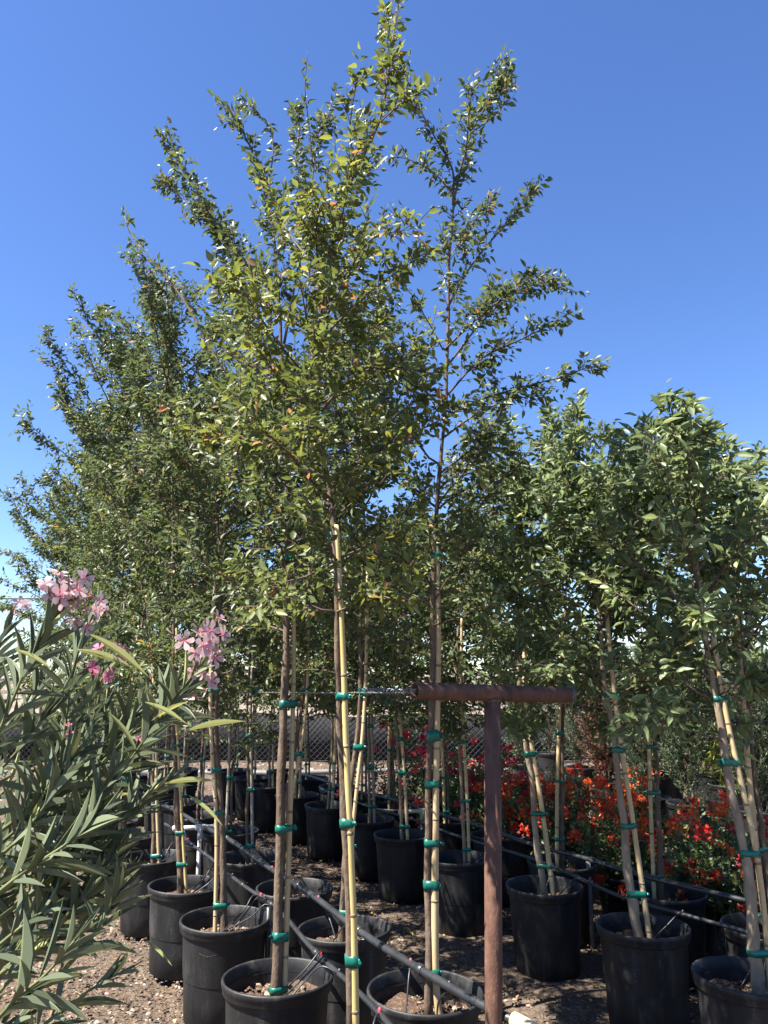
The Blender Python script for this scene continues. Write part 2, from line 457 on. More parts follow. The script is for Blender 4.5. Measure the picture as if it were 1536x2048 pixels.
def leaf_geometry(tmpl, p, d, n, L, w):
    T, F = tmpl[0], tmpl[1]
    s = np.cross(d, n)
    V = p[:, None] + L[:, None, None] * (T[None, :, 0, None] * w[:, None, None] * s[:, None] + T[None, :, 1, None] * d[:, None] + T[None, :, 2, None] * n[:, None])
    k = len(T)
    FF = (F[None] + (np.arange(len(p)) * k)[:, None, None]).reshape(-1, F.shape[1])
    return V.reshape(-1, 3), FF, k
def leaf_litter():
    n = 1500
    p = np.stack([rng.uniform(-2.6, 3.2, n), 2.6 + 8 * rng.random(n) ** 1.3, np.full(n, .012)], -1)
    a = rng.uniform(0, 6.28, n)
    d = np.stack([np.cos(a), np.sin(a), rng.normal(0, .15, n)], -1)
    nn = norm(np.array([[0, 0, 1.]]) + rng.normal(0, .3, (n, 3)))
    d = norm(d); nn = norm(nn - d * np.sum(nn * d, -1, keepdims=True))
    V, F, k = leaf_geometry(T8, p, d, nn, rng.uniform(.03, .065, n), rng.uniform(.35, .5, n))
    o = link('fallen_leaves', make_mesh('fallen_leaves', V, F, M['litter'], {'rnd': np.repeat(rng.random(n), k)}))
    o['kind'] = 'stuff'; o['label'] = 'dry yellow and brown leaves fallen among the pots'; o['category'] = 'fallen leaves'
_leafmesh = {}
def leaf_variants(key, tmpl, mat, w, nvar=7):
    if key not in _leafmesh:
        out = []
        for i in range(nvar):
            T = tmpl[0].copy()
            T[:, 0] *= w * rng.uniform(.88, 1.12); T[:, 2] *= rng.uniform(.5, 1.6)
            at_ = {'rnd': np.full(len(T), (i + .5) / nvar)}
            if len(tmpl) > 2: at_['mid'] = tmpl[2]
            out.append(make_mesh('leaf', T, tmpl[1], mat, at_))
        _leafmesh[key] = out
    return _leafmesh[key]
def build_leaves(root, ls, tmpl, mat, key, single=0, name='foliage'):
    p, d, n, L, w, r = ls.cat()
    keep = np.ones(len(p), bool)
    o0 = np.array(root.location)
    if single:
        u, v, z = project(p)
        score = L / z
        score[(u < 5) | (u > 1531) | (v < 5) | (v > 2040)] = 0
        s = np.cross(d, n)
        dv = norm(p - np.array([0, 0, CAM_H]))
        score = score * (np.abs(np.sum(n * dv, -1)) * .7 + .3)
        # those in front of most of the crown show largest
        score *= np.exp(-(p[:, 1] - p[:, 1].mean()) * .6)
        idx = np.argsort(-score)[:single]
        var = leaf_variants(key + str(len(tmpl[0])), tmpl, mat, float(np.median(w)))
        order = np.argsort(r)
        for i in idx:
            me = var[min(len(var) - 1, int(r[i] * len(var)))]
            o = bpy.data.objects.new('leaf', me)
            COL.objects.link(o)
            o.parent = root
            m = np.eye(4)
            m[:3, 0] = s[i] * L[i]; m[:3, 1] = d[i] * L[i]; m[:3, 2] = n[i] * L[i]
            m[:3, 3] = p[i] - o0
            o.matrix_basis = Matrix(m.tolist())
        keep[idx] = False
    V, F, k = leaf_geometry(tmpl, p[keep], d[keep], n[keep], L[keep], w[keep])
    at_ = {'rnd': np.repeat(r[keep], k)}
    if len(tmpl) > 2: at_['mid'] = np.tile(tmpl[2], int(keep.sum()))
    o = link(name, make_mesh(name, V - o0, F, mat, at_), root)
    o['kind'] = 'stuff'
    return o
def twig_geometry(acc, p0, d0, L, curv, r0):
    """3-sided tapered twigs, all at once; p(t)=p0+d0 L t + curv L t^2"""
    t = np.array([0, .55, 1.0])
    P = p0[:, None] + d0[:, None] * (L[:, None] * t)[..., None] + curv[:, None] * (L[:, None] * t * t)[..., None]
    r = r0[:, None] * np.array([1, .7, .3])
    x = norm(np.cross(d0, rng.normal(0, 1, d0.shape)))
    y = np.cross(d0, x)
    a = np.arange(3) * 2 * math.pi / 3
    V = P[:, :, None] + r[:, :, None, None] * (x[:, None, None] * np.cos(a)[None, None, :, None] + y[:, None, None] * np.sin(a)[None, None, :, None])
    n = len(p0)
    V = V.reshape(-1, 3)
    F = [[i * 3 + j, i * 3 + (j + 1) % 3, i * 3 + 3 + (j + 1) % 3, i * 3 + 3 + j] for i in range(2) for j in range(3)]
    F = (np.array(F)[None] + (np.arange(n) * 9)[:, None, None]).reshape(-1, 4)
    acc.add(V, F, 0.5)
def twig_leaves(ls, p0, d0, L, curv, spacing, leafL, leafW, droop=.25, tmin=.12, ang=55, rvar=.5, rbase=None, flat=.7):
    cnt = np.maximum(2, (L * (1 - tmin) / spacing).astype(int))
    ti = np.repeat(np.arange(len(L)), cnt)
    off = np.concatenate([[0], np.cumsum(cnt)[:-1]])
    j = np.arange(len(ti)) - off[ti]
    t = tmin + (1 - tmin) * (j + rng.uniform(.2, .9, len(ti))) / cnt[ti]
    t = np.minimum(t, 1.0)
    P = p0[ti] + d0[ti] * (L[ti] * t)[:, None] + curv[ti] * (L[ti] * t * t)[:, None]
    T = norm(d0[ti] + 2 * curv[ti] * t[:, None])
    # a flattened spray: one side vector per twig, leaves alternate
    nrm = norm(UP[None] * flat + rng.normal(0, .55, (len(L), 3)))
    side = norm(np.cross(d0, nrm) + 1e-6)
    sg = np.where(j % 2 == 0, 1., -1.)
    a = np.radians(ang + rng.normal(0, 14, len(ti))) * (1 - .5 * (t > .96))
    D = T * np.cos(a)[:, None] + side[ti] * (sg * np.sin(a))[:, None] + rng.normal(0, .22, (len(ti), 3))
    D[:, 2] -= droop * rng.uniform(.3, 1.3, len(ti))
    Nn = np.cross(side[ti], T)
    Nn = Nn * np.sign(Nn[:, 2:3] + 1e-9) + rng.normal(0, .62, (len(ti), 3)) + np.array([-.3, -.12, 0])
    size = leafL * rng.uniform(.5, 1.18, len(ti)) * (1 - .35 * np.clip((t - .75) / .25, 0, 1))
    r = np.clip((rbase[ti] if rbase is not None else .5) + rng.normal(0, .23, len(ti)), 0, .985)
    r = np.where(rng.random(len(ti)) < .012, rng.uniform(.96, 1, len(ti)), r)
    ls.add(P, D, Nn, size, leafW * rng.uniform(.8, 1.15, len(ti)), r)

leaf_litter()
SPEC = {
    'elm': dict(mat='leaf_elm', L=.05, W=.47, sp=.0165, tw=(.1, .26), droop=.3, rise=.5),
    'lit': dict(mat='leaf_lit', L=.053, W=.45, sp=.017, tw=(.1, .26), droop=.3, rise=.45),
    'slim': dict(mat='leaf_elm', L=.051, W=.42, sp=.0165, tw=(.11, .28), droop=.35, rise=.45),
    'ash': dict(mat='leaf_ash', L=.084, W=.38, sp=.0255, tw=(.1, .25), droop=.3, rise=.55),
}
def make_tree(name, base, trunk_pts, r0, r1, species, label, cat, group, shoots=(), nb=22, zb=1.6, crown_r=.65, dens=1.0, single=0, bark='bark', tmpl=T4, leaf_scale=1.0, top_frac=1.0, seed=0, inc=(72, 22), low_droop=0.0, zt=None, second=1.5, tsp=.027):
    global rng
    rng = np.random.default_rng(1000 + seed)
    sp = SPEC[species]
    base = np.asarray(base, float)
    root = thing(name, tuple(base), label, cat, group)
    tp = smooth_path(trunk_pts, 44)
    wob = np.cumsum(rng.normal(0, .003, (44, 3)), axis=0); wob[:, 2] = 0
    wob -= np.linspace(0, 1, 44)[:, None] * wob[-1]
    tp = tp + wob
    f = np.linspace(0, 1, 44)
    rad = r0 + (r1 - r0) * f ** .85
    rad = rad * (1 + rng.normal(0, .06, 44)); rad[:3] *= [1.25, 1.12, 1.05]
    kn = rng.integers(4, 40, 7); rad[kn] *= rng.uniform(1.12, 1.3, 7)
    tube_obj('trunk', tp, rad, M[bark], 9, root, base)
    ztop = tp[-1, 2]
    branches = []
    for s in shoots:
        pts = smooth_path(s['p'], max(6, len(s['p']) * 4))
        branches.append((pts, s.get('r', .008), s.get('d', 1.0), s.get('tl', 1.0) * .74, s.get('t0', .15), s.get('ax', 1.0)))
    az = rng.uniform(0, 6.28)
    zt_ = zt or zb + (ztop - zb) * .9
    zs = np.linspace(zb, zt_, nb) + rng.normal(0, .04, nb)
    for z in zs:
        k = int(np.clip(np.searchsorted(tp[:, 2], z), 1, 43))
        st = tp[k]
        az += 2.4 + rng.normal(0, .4)
        h = (z - zb) / max(.1, ztop - zb)
        incl = math.radians(inc[0] + (inc[1] - inc[0]) * h + rng.normal(0, 8))
        prof = (math.sin(math.pi * min(1, .22 + .78 * h)) ** .6 if h < .5 else (1 - (h - .5) * 1.15))
        Lb = crown_r * max(.3, prof) * rng.uniform(.8, 1.25) / max(.55, math.sin(incl))
        d = np.array([math.cos(az) * math.sin(incl), math.sin(az) * math.sin(incl), math.cos(incl)])
        Lb = min(Lb, max(.15, (ztop + .02 - z) / (d[2] + .16 + .1)))
        s_ = np.linspace(0, 1, 8)[:, None]
        dd = low_droop * (1 - h) ** 2
        pts = st + d * Lb * s_ + UP * (.16 - dd) * Lb * s_ ** 2 + np.cumsum(rng.normal(0, .008, (8, 3)), axis=0)
        branches.append((pts, .0035 + .0045 * Lb, 1.0, 1.0, .08, 1.0))
    # the leader carries twigs as well
    kk = int(np.searchsorted(tp[:, 2], zb + .5 * (ztop - zb)))
    branches.append((tp[kk:], 0, 1.2, .8, .0, 1.0))
    tw_acc = Acc()
    ls = LeafSet()
    p0s, d0s, Ls, cs, rb = [], [], [], [], []
    ax_p, ax_d = [], []
    for pts, rr, dn, tl, t0, axf in branches:
        seg = np.linalg.norm(np.diff(pts, axis=0), axis=1)
        Lb = seg.sum()
        if rr > 0:
            tube_obj('branch', pts, np.linspace(rr, .0018, len(pts)), M['twig'], 6, root, base)
        n = max(3, int(Lb / tsp * dn * dens))
        t = np.sort(t0 + (1 - t0) * rng.random(n) ** .85)
        cum = np.concatenate([[0], np.cumsum(seg)]) / Lb
        P = np.stack([np.interp(t, cum, pts[:, a]) for a in range(3)], -1)
        tan = norm(np.gradient(pts, axis=0))
        Tn = norm(np.stack([np.interp(t, cum, tan[:, a]) for a in range(3)], -1))
        lat = rng.normal(0, 1, (n, 3)); lat = norm(lat - Tn * np.sum(lat * Tn, -1, keepdims=True))
        D = norm(Tn * .8 + lat * .75 + UP * (sp['rise'] * .5))
        L = rng.uniform(*sp['tw'], n) * tl * (1 - .45 * t)
        p0s += [P, pts[-3:-2]]; d0s += [D, tan[-2:-1]]; Ls += [L, np.array([.09 * tl])]
        C = np.zeros((n + 1, 3)); C[:, 2] = rng.normal(.06, .1, n + 1) - .1 * low_droop
        C += rng.normal(0, .05, C.shape)
        cs.append(C)
        rb.append(np.clip(.42 + rng.normal(0, .14, n + 1), .1, .8))
        # leaves that sit on the outer part of the branch itself
        na = max(1, int(Lb * .7 / .09 * axf))
        ta = np.linspace(.3, .97, na)
        Pa = np.stack([np.interp(ta, cum, pts[:, a]) for a in range(3)], -1)
        Ta = norm(np.stack([np.interp(ta, cum, tan[:, a]) for a in range(3)], -1))
        ax_p.append(Pa); ax_d.append(Ta)
    p0 = np.concatenate(p0s); d0 = np.concatenate(d0s); L = np.concatenate(Ls); C = np.concatenate(cs); rbv = np.concatenate(rb)
    # second order
    n1_ = len(L)
    m = int(len(L) * second)
    pick = rng.integers(0, len(L), m)
    tt = rng.uniform(.25, .9, m)
    q0 = p0[pick] + d0[pick] * (L[pick] * tt)[:, None] + C[pick] * (L[pick] * tt * tt)[:, None]
    lat = norm(rng.normal(0, 1, (m, 3)))
    e0 = norm(d0[pick] * .7 + lat * .8 + UP * .15)
    L2 = L[pick] * rng.uniform(.4, .75, m)
    C2 = rng.normal(0, .09, (m, 3))
    p0 = np.concatenate([p0, q0]); d0 = np.concatenate([d0, e0]); L = np.concatenate([L, L2]); C = np.concatenate([C, C2]); rbv = np.concatenate([rbv, rbv[pick]])
    q_ = slice(None) if tmpl is T8 else slice(0, n1_)
    twig_geometry(tw_acc, p0[q_], d0[q_], L[q_], C[q_], np.full(len(L[q_]), .0019))
    twig_leaves(ls, p0, d0, L, C, sp['sp'] * leaf_scale, sp['L'] * leaf_scale, sp['W'], sp['droop'], rbase=rbv)
    Pa = np.concatenate(ax_p); Ta = np.concatenate(ax_d); na = len(Pa)
    twig_leaves(ls, Pa, Ta, np.full(na, .1), np.zeros((na, 3)), sp['sp'] * .8 * leaf_scale, sp['L'] * leaf_scale * 1.05, sp['W'], sp['droop'], tmin=0., rbase=np.full(na, .45))
    o = link('twigs', tw_acc.mesh('twigs', M['twig'], base), root); o['kind'] = 'stuff'
    build_leaves(root, ls, tmpl, M[sp['mat']], species, single)
    return tp, rad

# ------------------------------------------------------------------ pots, stakes, ties
POT_H, POT_R = .46, .23
def pot_profile():
    return ([(.001, .0), (.178, .0), (.186, .008), (.192, .12), (.199, .28), (.206, POT_H - .052), (.207, POT_H - .046)],
            [(.205, POT_H - .052), (.221, POT_H - .05), (.2235, POT_H - .044), (.2245, POT_H - .026), (.2275, POT_H - .022), (.229, POT_H - .006), (.2265, POT_H), (.2205, POT_H + .001), (.216, POT_H - .004), (.2095, POT_H - .05), (.203, POT_H - .2), (.198, POT_H - .26)])
def wobble(V, amt, k, ph):
    a = np.arctan2(V[:, 1], V[:, 0])
    s = 1 + amt * np.cos(k * a + ph) * (V[:, 2:3].ravel() / POT_H)
    W = V.copy(); W[:, 0] *= s; W[:, 1] *= s
    return W
POTMESH = []
for i in range(5):
    wp, rp = pot_profile()
    ph = rng.uniform(0, 6.28)
    V1, F1 = lathe(wp, 48); V2, F2 = lathe(rp, 48)
    V1 = wobble(V1, .014, 2, ph); V2 = wobble(V2, .014, 2, ph)
    # soil: an uneven disc
    pr = [(.001, 0)] + [(r, 0) for r in np.linspace(.02, .2065, 9)]
    V3, F3 = lathe(pr, 30)
    V3[:, 2] = .365 + rng.normal(0, .005, len(V3)) + .012 * np.sin(V3[:, 0] * 20 + i)
    Vc, Fc, Ac = flakes(420, 0, 0, .195, .195, .01, .034, .37)
    cen = Vc.reshape(-1, 8, 3).mean(1)
    ok = np.hypot(cen[:, 0], cen[:, 1]) < .185
    keep = np.repeat(ok, 8)
    idm = np.cumsum(keep) - 1
    Fc = idm[Fc[np.repeat(ok, 5)]]
    POTMESH.append((make_mesh('pot_wall', V1, F1, M['pot']), make_mesh('rim', V2, F2, M['pot']), make_mesh('soil', V3, F3, M['soil']),
                    make_mesh('soil_chips', Vc[keep], Fc, M['chips'], {'rnd': Ac[keep] * .9}, smooth=False)))
def make_pot(x, y, label, group='black nursery pots standing in rows', soil=True, z=0.0, scale=1.0, tilt=.012):
    ms = POTMESH[random.randrange(5)]
    r = thing('nursery_pot', (x, y, z), label, 'pot', group)
    r.rotation_euler = (random.gauss(0, tilt), random.gauss(0, tilt), random.uniform(0, 6.28))
    r.scale = (scale,) * 3
    link('pot_wall', ms[0], r); link('rim', ms[1], r)
    if soil:
        link('soil', ms[2], r)
        c = link('soil_chips', ms[3], r); c['kind'] = 'stuff'
    return r
def frame_at(T):
    T = norm(np.asarray(T, float))
    x = norm(np.cross(T, np.array([.2, .95, .1])))
    return x, np.cross(T, x), T
def make_tie(stake, c1, r1, c2, r2, width, origin, T):
    """tape wrapped round two stems, with a little knot and tails"""
    ax = c2 - c1; T = norm(T)
    ax = ax - T * np.dot(ax, T)
    dist = np.linalg.norm(ax)
    ax = norm(ax) if dist > 1e-4 else norm(np.cross(T, [0, 1, 0]))
    ay = np.cross(T, ax)
    out = []
    for k in range(9):
        a = math.pi / 2 + math.pi * k / 8
        out.append(c1 + ax * math.cos(a) * (r1 + .0008) + ay * math.sin(a) * (r1 + .0008))
    for k in range(9):
        a = -math.pi / 2 + math.pi * k / 8
        out.append(c2 + ax * math.cos(a) * (r2 + .0008) + ay * math.sin(a) * (r2 + .0008))
    out = np.array(out); n = len(out)
    cen = (c1 + c2) / 2
    fat = np.array([norm(p - cen) for p in out]) * .0009
    wob = rng.normal(0, width * .08, n)
    lo = out - T * width / 2 + T * wob[:, None]; hi = out + T * width / 2 + T * rng.normal(0, width * .08, n)[:, None]
    V = np.vstack([lo, hi, lo + fat, hi + fat, (lo + hi) / 2 + fat * 1.1])
    i = np.arange(n); k = (i + 1) % n
    F = np.vstack([np.stack([i + 2 * n, k + 2 * n, k + 4 * n, i + 4 * n], -1), np.stack([i + 4 * n, k + 4 * n, k + 3 * n, i + 3 * n], -1),
                   np.stack([k, i, i + n, k + n], -1), np.stack([i, k, k + 2 * n, i + 2 * n], -1), np.stack([k + n, i + n, i + 3 * n, k + 3 * n], -1)])
    acc = Acc(); acc.add(V, F, .5)
    # knot tails on one side
    kp = c2 + ax * (r2 + .003) - ay * r2 * .3 if rng.random() < .75 else c1 - ax * (r1 + .003)
    for q in range(2):
        dv = norm(ax * rng.uniform(.3, 1) * (1 if np.dot(kp - cen, ax) > 0 else -1) - ay * .4 + T * rng.uniform(-.9, .6))
        ln = rng.uniform(.006, .02)
        w_ = np.cross(dv, norm(ay + .1)) * width * .28
        b = kp
        e = kp + dv * ln
        acc.add(np.array([b - w_, b + w_, e + w_ * .8, e - w_ * .8, b - w_ - ay * .0012, b + w_ - ay * .0012, e + w_ * .8 - ay * .0012, e - w_ * .8 - ay * .0012]),
                np.array([[0, 1, 2, 3], [7, 6, 5, 4], [0, 4, 5, 1], [1, 5, 6, 2], [2, 6, 7, 3], [3, 7, 4, 0]]), .5)
    link('tie', acc.mesh('tie', M['tie'], origin, smooth=False), stake)
def make_stake(pts, r0, r1, mat, label, ties, tp=None, trad=None, group='bamboo stakes tied to the young trees', tie_w=.03):
    base = np.asarray(pts[0], float)
    P = smooth_path(pts, 60)
    rad = np.linspace(r0, r1, 60)
    root = thing('bamboo_stake', tuple(base), label, 'stake', group)
    cane = tube_obj('cane', P, rad, M[mat], 10, root, base)
    L = np.linalg.norm(P[-1] - P[0])
    s = rng.uniform(.08, .3)
    while s < L - .04:                              # the joints of the cane
        k = s / L * 59
        i = int(k); fr = k - i
        c = P[i] * (1 - fr) + P[min(59, i + 1)] * fr
        rr = np.interp(k, np.arange(60), rad)
        T = norm(P[min(59, i + 1)] - P[i])
        tube_obj('joint', np.array([c - T * .0055, c - T * .002, c + T * .002, c + T * .0055]), np.array([rr * 1.005, rr * 1.11, rr * 1.11, rr * 1.005]), M['node'], 10, cane, base)
        s += rng.uniform(.22, .36)
    for z in ties:
        if z > P[-1, 2]: continue
        cs = np.array([np.interp(z, P[:, 2], P[:, a]) for a in range(3)])
        rs = float(np.interp(z, P[:, 2], rad))
        T = norm(P[-1] - P[0])
        if tp is not None:
            ct = np.array([np.interp(z, tp[:, 2], tp[:, a]) for a in range(3)])
            if np.linalg.norm(ct - cs) < .13:
                make_tie(root, ct, float(np.interp(z, tp[:, 2], trad)) * 1.06, cs, rs * 1.03, tie_w * rng.uniform(.7, 1.25), base, T)
                continue
        make_tie(root, cs, rs, cs + np.array([.004, 0, 0]), rs, tie_w, base, T)
    return root

ORD = ['first', 'second', 'third', 'fourth', 'fifth', 'sixth', 'seventh', 'eighth', 'ninth', 'tenth', 'eleventh', 'twelfth', 'thirteenth', 'fourteenth']
DIRV = np.array([-.462, .887])
ROWNAME = {'A': 'oleander-side row', 'B': 'row behind the rusty T-post', 'C': 'row across the aisle', 'D': 'row beside the bougainvilleas'}
pots = {}
def px_pot(u, v):
    p = at_z(u, v, POT_H); return p[:2]
rows = {
    'A': [np.array([-.075, 2.78]), px_pot(555, 1952), px_pot(450, 1835), px_pot(372, 1768), px_pot(306, 1712)],
    'B': [px_pot(845, 1978), px_pot(690, 1855), px_pot(587, 1774), px_pot(503, 1712), px_pot(460, 1660)],
    'C': [px_pot(1498, 1950), px_pot(1285, 1850), px_pot(1089, 1769), px_pot(922, 1714), px_pot(806, 1667), px_pot(737, 1636), px_pot(655, 1609), px_pot(594, 1588), px_pot(538, 1570)],
    'D': [px_pot(1535, 1852), px_pot(1330, 1779), px_pot(1120, 1723), px_pot(1000, 1669), px_pot(893, 1638), px_pot(792, 1611), px_pot(728, 1592)],
}
NROW = {'A': 12, 'B': 11, 'C': 11, 'D': 10}
for k, n in NROW.items():
    while len(rows[k]) < n:
        rows[k].append(rows[k][-1] + DIRV * .8 + np.array([random.gauss(0, .03), random.gauss(0, .03)]))
for k in 'ABCD':
    for i, p in enumerate(rows[k]):
        make_pot(p[0], p[1], 'black nursery pot, %s from the T-post end of the %s' % (ORD[i], ROWNAME[k]))

# ------------------------------------------------------------------ the trees of the left block (rows A and B)
def P_(lst, Y):
    return [at(u, v, Y + (e[0] if e else 0)) for (u, v, *e) in lst]
def SH(lst, Y):
    g = random.uniform(-.38, .38); n = len(lst)
    return [at(u, v, Y + (e[0] if e else 0) + g * (q / (n - 1)) ** 1.2) for q, (u, v, *e) in enumerate(lst)]
SOIL = .36
def base_of(k, i, dx=0, dy=0):
    p = rows[k][i]
    return np.array([p[0] + dx, p[1] + dy, SOIL - .03])
TG = 'young staked trees of the left block'

# first tree of row A (pot just below the frame): crown coloured yellow-green as if sunlit, the tallest
b = base_of('A', 0, 0, 0)
Y = b[1]
b[0] = at(697, 2040, Y)[0]
tr = [b] + P_([(696, 1980), (693, 1850), (686, 1650), (678, 1480), (673, 1380), (668, 1200), (662, 1080), (650, 960), (626, 840), (622, 700), (638, 540), (665, 430), (712, 340), (748, 255), (770, 170), (785, 90), (796, 8)], Y)
sh = [dict(p=SH([(640, 560), (632, 470, -.05), (640, 415, -.1)], Y), r=.006, d=1.5),
      dict(p=SH([(626, 840), (700, 760, -.15), (760, 735, -.25), (850, 745, -.3)], Y), r=.007, d=1.2),
      dict(p=SH([(655, 960), (760, 900, -.1), (860, 850, -.2), (930, 815, -.3)], Y), r=.007, d=1.1),
      dict(p=SH([(652, 960), (560, 900, -.1), (450, 870, -.2), (350, 855, -.25)], Y), r=.007, d=1.2),
      dict(p=SH([(630, 820), (560, 760), (520, 700)], Y), r=.006),
      dict(p=SH([(622, 700), (720, 600, -.1), (800, 540, -.15), (860, 500, -.1)], Y), r=.006, d=1.1),
      dict(p=SH([(622, 700), (690, 560, .1), (740, 480, .1), (810, 460, .1)], Y), r=.006, d=1.1),
      dict(p=SH([(640, 540), (580, 470), (545, 390)], Y), r=.005),
      dict(p=SH([(622, 700), (610, 620, -.2), (600, 560, -.3)], Y), r=.005, d=1.3), dict(p=SH([(626, 840), (640, 760, -.25), (650, 690, -.35)], Y), r=.005, d=1.3),
      dict(p=SH([(652, 960), (640, 900, -.25), (610, 850, -.38)], Y), r=.005, d=1.3), dict(p=SH([(638, 560), (680, 480, -.2), (690, 430, -.25)], Y), r=.005, d=1.2),
      dict(p=SH([(660, 1030), (700, 970, -.22), (740, 930, -.3)], Y), r=.005, d=1.2),
      dict(p=SH([(712, 340), (700, 260, .05), (715, 150, .1)], Y), r=.004, d=1.0, tl=.7),
      dict(p=SH([(748, 255), (800, 210), (850, 180)], Y), r=.003, d=.9, tl=.6),
      dict(p=SH([(770, 170), (775, 90), (770, 30)], Y), r=.003, d=.8, tl=.5),
      dict(p=SH([(668, 1120), (620, 1150, -.15), (560, 1170, -.25), (520, 1210, -.3)], Y), r=.006, d=.9),
      dict(p=SH([(672, 1200), (720, 1180, -.15), (790, 1200, -.2)], Y), r=.005, d=.9)]
tpA0, rdA0 = make_tree('nursery_tree', b, tr, .017, .003, 'lit', 'tallest slender tree with sunlit yellow-green leaves, foremost in the oleander-side row', 'tree', TG, sh, nb=18, zb=1.85, crown_r=.38, dens=.8, single=300, tmpl=T8, seed=1, zt=3.0)
make_stake([b + np.array([.028, -.014, 0])] + P_([(710, 1990, -.014), (707, 1850, -.014), (699, 1650, -.014), (691, 1450, -.014), (688, 1350, -.014), (681, 1200, -.014), (673, 1050, -.014)], Y), .0135, .0095, 'bamboo_yellow',
           'thick pale yellow bamboo stake tied to the tallest foremost tree', [at(700, 1918, Y)[2], at(694, 1645, Y)[2], at(688, 1393, Y)[2], 2.5], tpA0, rdA0)

# second tree of row A
b = base_of('A', 1, -.01, -.02)
Y = b[1]
tr = [b] + P_([(553, 1960), (562, 1700), (572, 1450), (579, 1200), (577, 1000), (573, 880), (566, 760), (558, 620), (548, 500), (530, 390), (498, 290), (462, 225), (437, 203)], Y)
sh = [dict(p=SH([(577, 900), (500, 830), (455, 760), (405, 665), (360, 590), (300, 515), (262, 465), (248, 430)], Y), r=.012, d=.26, tl=.6, t0=.2, ax=.2),
      dict(p=SH([(560, 640), (500, 540), (430, 440), (375, 350), (335, 280)], Y), r=.008, d=1.3),
      dict(p=SH([(558, 600), (470, 500, .1), (390, 420, .1), (325, 368, .1)], Y), r=.007, d=1.3),
      dict(p=SH([(566, 760), (500, 650, .15), (455, 540, .2), (420, 430, .2)], Y), r=.007, d=1.3),
      dict(p=SH([(566, 700), (595, 540), (620, 400), (632, 300), (660, 220)], Y), r=.008, d=1.0),
      dict(p=SH([(600, 540), (600, 420), (598, 320), (590, 215)], Y), r=.005, d=.9, tl=.7),
      dict(p=SH([(528, 390), (545, 320), (540, 260), (495, 205)], Y), r=.004, d=.7, tl=.6),
      dict(p=SH([(625, 330), (618, 250), (610, 180), (615, 104)], Y), r=.003, d=.05, tl=.2, ax=.05),
      dict(p=SH([(575, 820), (650, 700, .1), (720, 620, .15), (790, 560, .2)], Y), r=.007),
      dict(p=SH([(575, 960), (480, 960, -.1), (400, 930, -.1), (330, 900, -.1)], Y), r=.006, d=1.2),
      dict(p=SH([(578, 1060), (640, 1010, -.1), (700, 1000, -.1)], Y), r=.006)]
tpA1, rdA1 = make_tree('nursery_tree', b, tr, .0235, .003, 'elm', 'tall dark green tree with one long bare limb reaching up toward the oleander side', 'tree', TG, sh, nb=22, zb=1.8, crown_r=.5, dens=.82, single=300, tmpl=T8, seed=2, zt=2.7)
make_stake([b + np.array([.044, .012, 0])] + P_([(570, 1950), (578, 1700), (585, 1450), (588, 1300), (586, 1100)], Y), .0125, .009, 'bamboo',
           'bamboo stake behind the thick brown trunk beside the oleander aisle, second pot', [.42, .62, at(570, 1655, Y)[2], at(580, 1408, Y)[2], 2.2], tpA1, rdA1)

# first tree of row B, beside the T-post
b = base_of('B', 0, .03, -.02)
Y = b[1]
tr = [b] + P_([(858, 1990), (858, 1800), (862, 1550), (868, 1330), (866, 1130), (876, 950), (886, 800), (891, 650), (895, 520), (906, 410), (925, 330), (950, 250), (985, 195), (1003, 120)], Y)
sh = [dict(p=SH([(906, 410), (905, 340), (870, 275), (835, 210), (812, 165)], Y), r=.006, d=1.35, tl=0.90, t0=.1),
      dict(p=SH([(925, 420), (895, 375), (860, 340), (815, 318), (785, 315)], Y), r=.004, d=0.94, tl=0.60),
      dict(p=SH([(930, 330), (935, 270), (940, 215), (945, 175)], Y), r=.004, d=1.49, tl=0.75),
      dict(p=SH([(950, 260), (990, 230), (1010, 190), (1015, 150)], Y), r=.004, d=1.35, tl=0.75),
      dict(p=SH([(893, 620), (930, 550), (975, 490), (1030, 430), (1078, 372)], Y), r=.006, d=1.22, tl=0.83),
      dict(p=SH([(889, 740), (950, 660), (1010, 600), (1070, 570), (1145, 580)], Y), r=.006, d=1.49, tl=1.05),
      dict(p=SH([(889, 700), (940, 650, -.15), (1000, 600, -.2), (1045, 560, -.2)], Y), r=.006, d=1.62, tl=1.10),
      dict(p=SH([(886, 800), (960, 720), (1040, 680), (1125, 638)], Y), r=.006, d=1.35, tl=1.05),
      dict(p=SH([(884, 840), (960, 800), (1060, 770), (1120, 755), (1182, 732)], Y), r=.006, d=1.08, tl=0.83),
      dict(p=SH([(880, 880), (950, 830, -.1), (1020, 800, -.1), (1090, 790, -.1)], Y), r=.006, d=1.32, tl=1.15),
      dict(p=SH([(884, 815), (845, 775), (815, 730), (790, 690)], Y), r=.006, d=1.08, tl=0.75),
      dict(p=SH([(886, 700), (860, 650), (830, 600)], Y), r=.004, d=0.81, tl=0.75),
      dict(p=SH([(876, 950), (940, 900), (985, 850)], Y), r=.005, d=1.44, tl=1.15),
      dict(p=SH([(895, 520), (930, 470, .1), (985, 400, .1)], Y), r=.004, d=1.22, tl=0.90),
      dict(p=SH([(870, 1100), (940, 1050, -.1), (1000, 1010, -.1)], Y), r=.005, d=1.32, tl=1.15),
      dict(p=SH([(868, 1180), (820, 1120, -.1), (770, 1060, -.1)], Y), r=.005, d=1.32, tl=1.15)]
tpB0, rdB0 = make_tree('nursery_tree', b, tr, .0165, .003, 'elm', 'open-crowned dark green tree with bare upper trunk right beside the rusty T-post', 'tree', TG, sh, nb=14, zb=1.8, crown_r=.42, dens=.7, single=300, tmpl=T8, seed=3, zt=2.55)
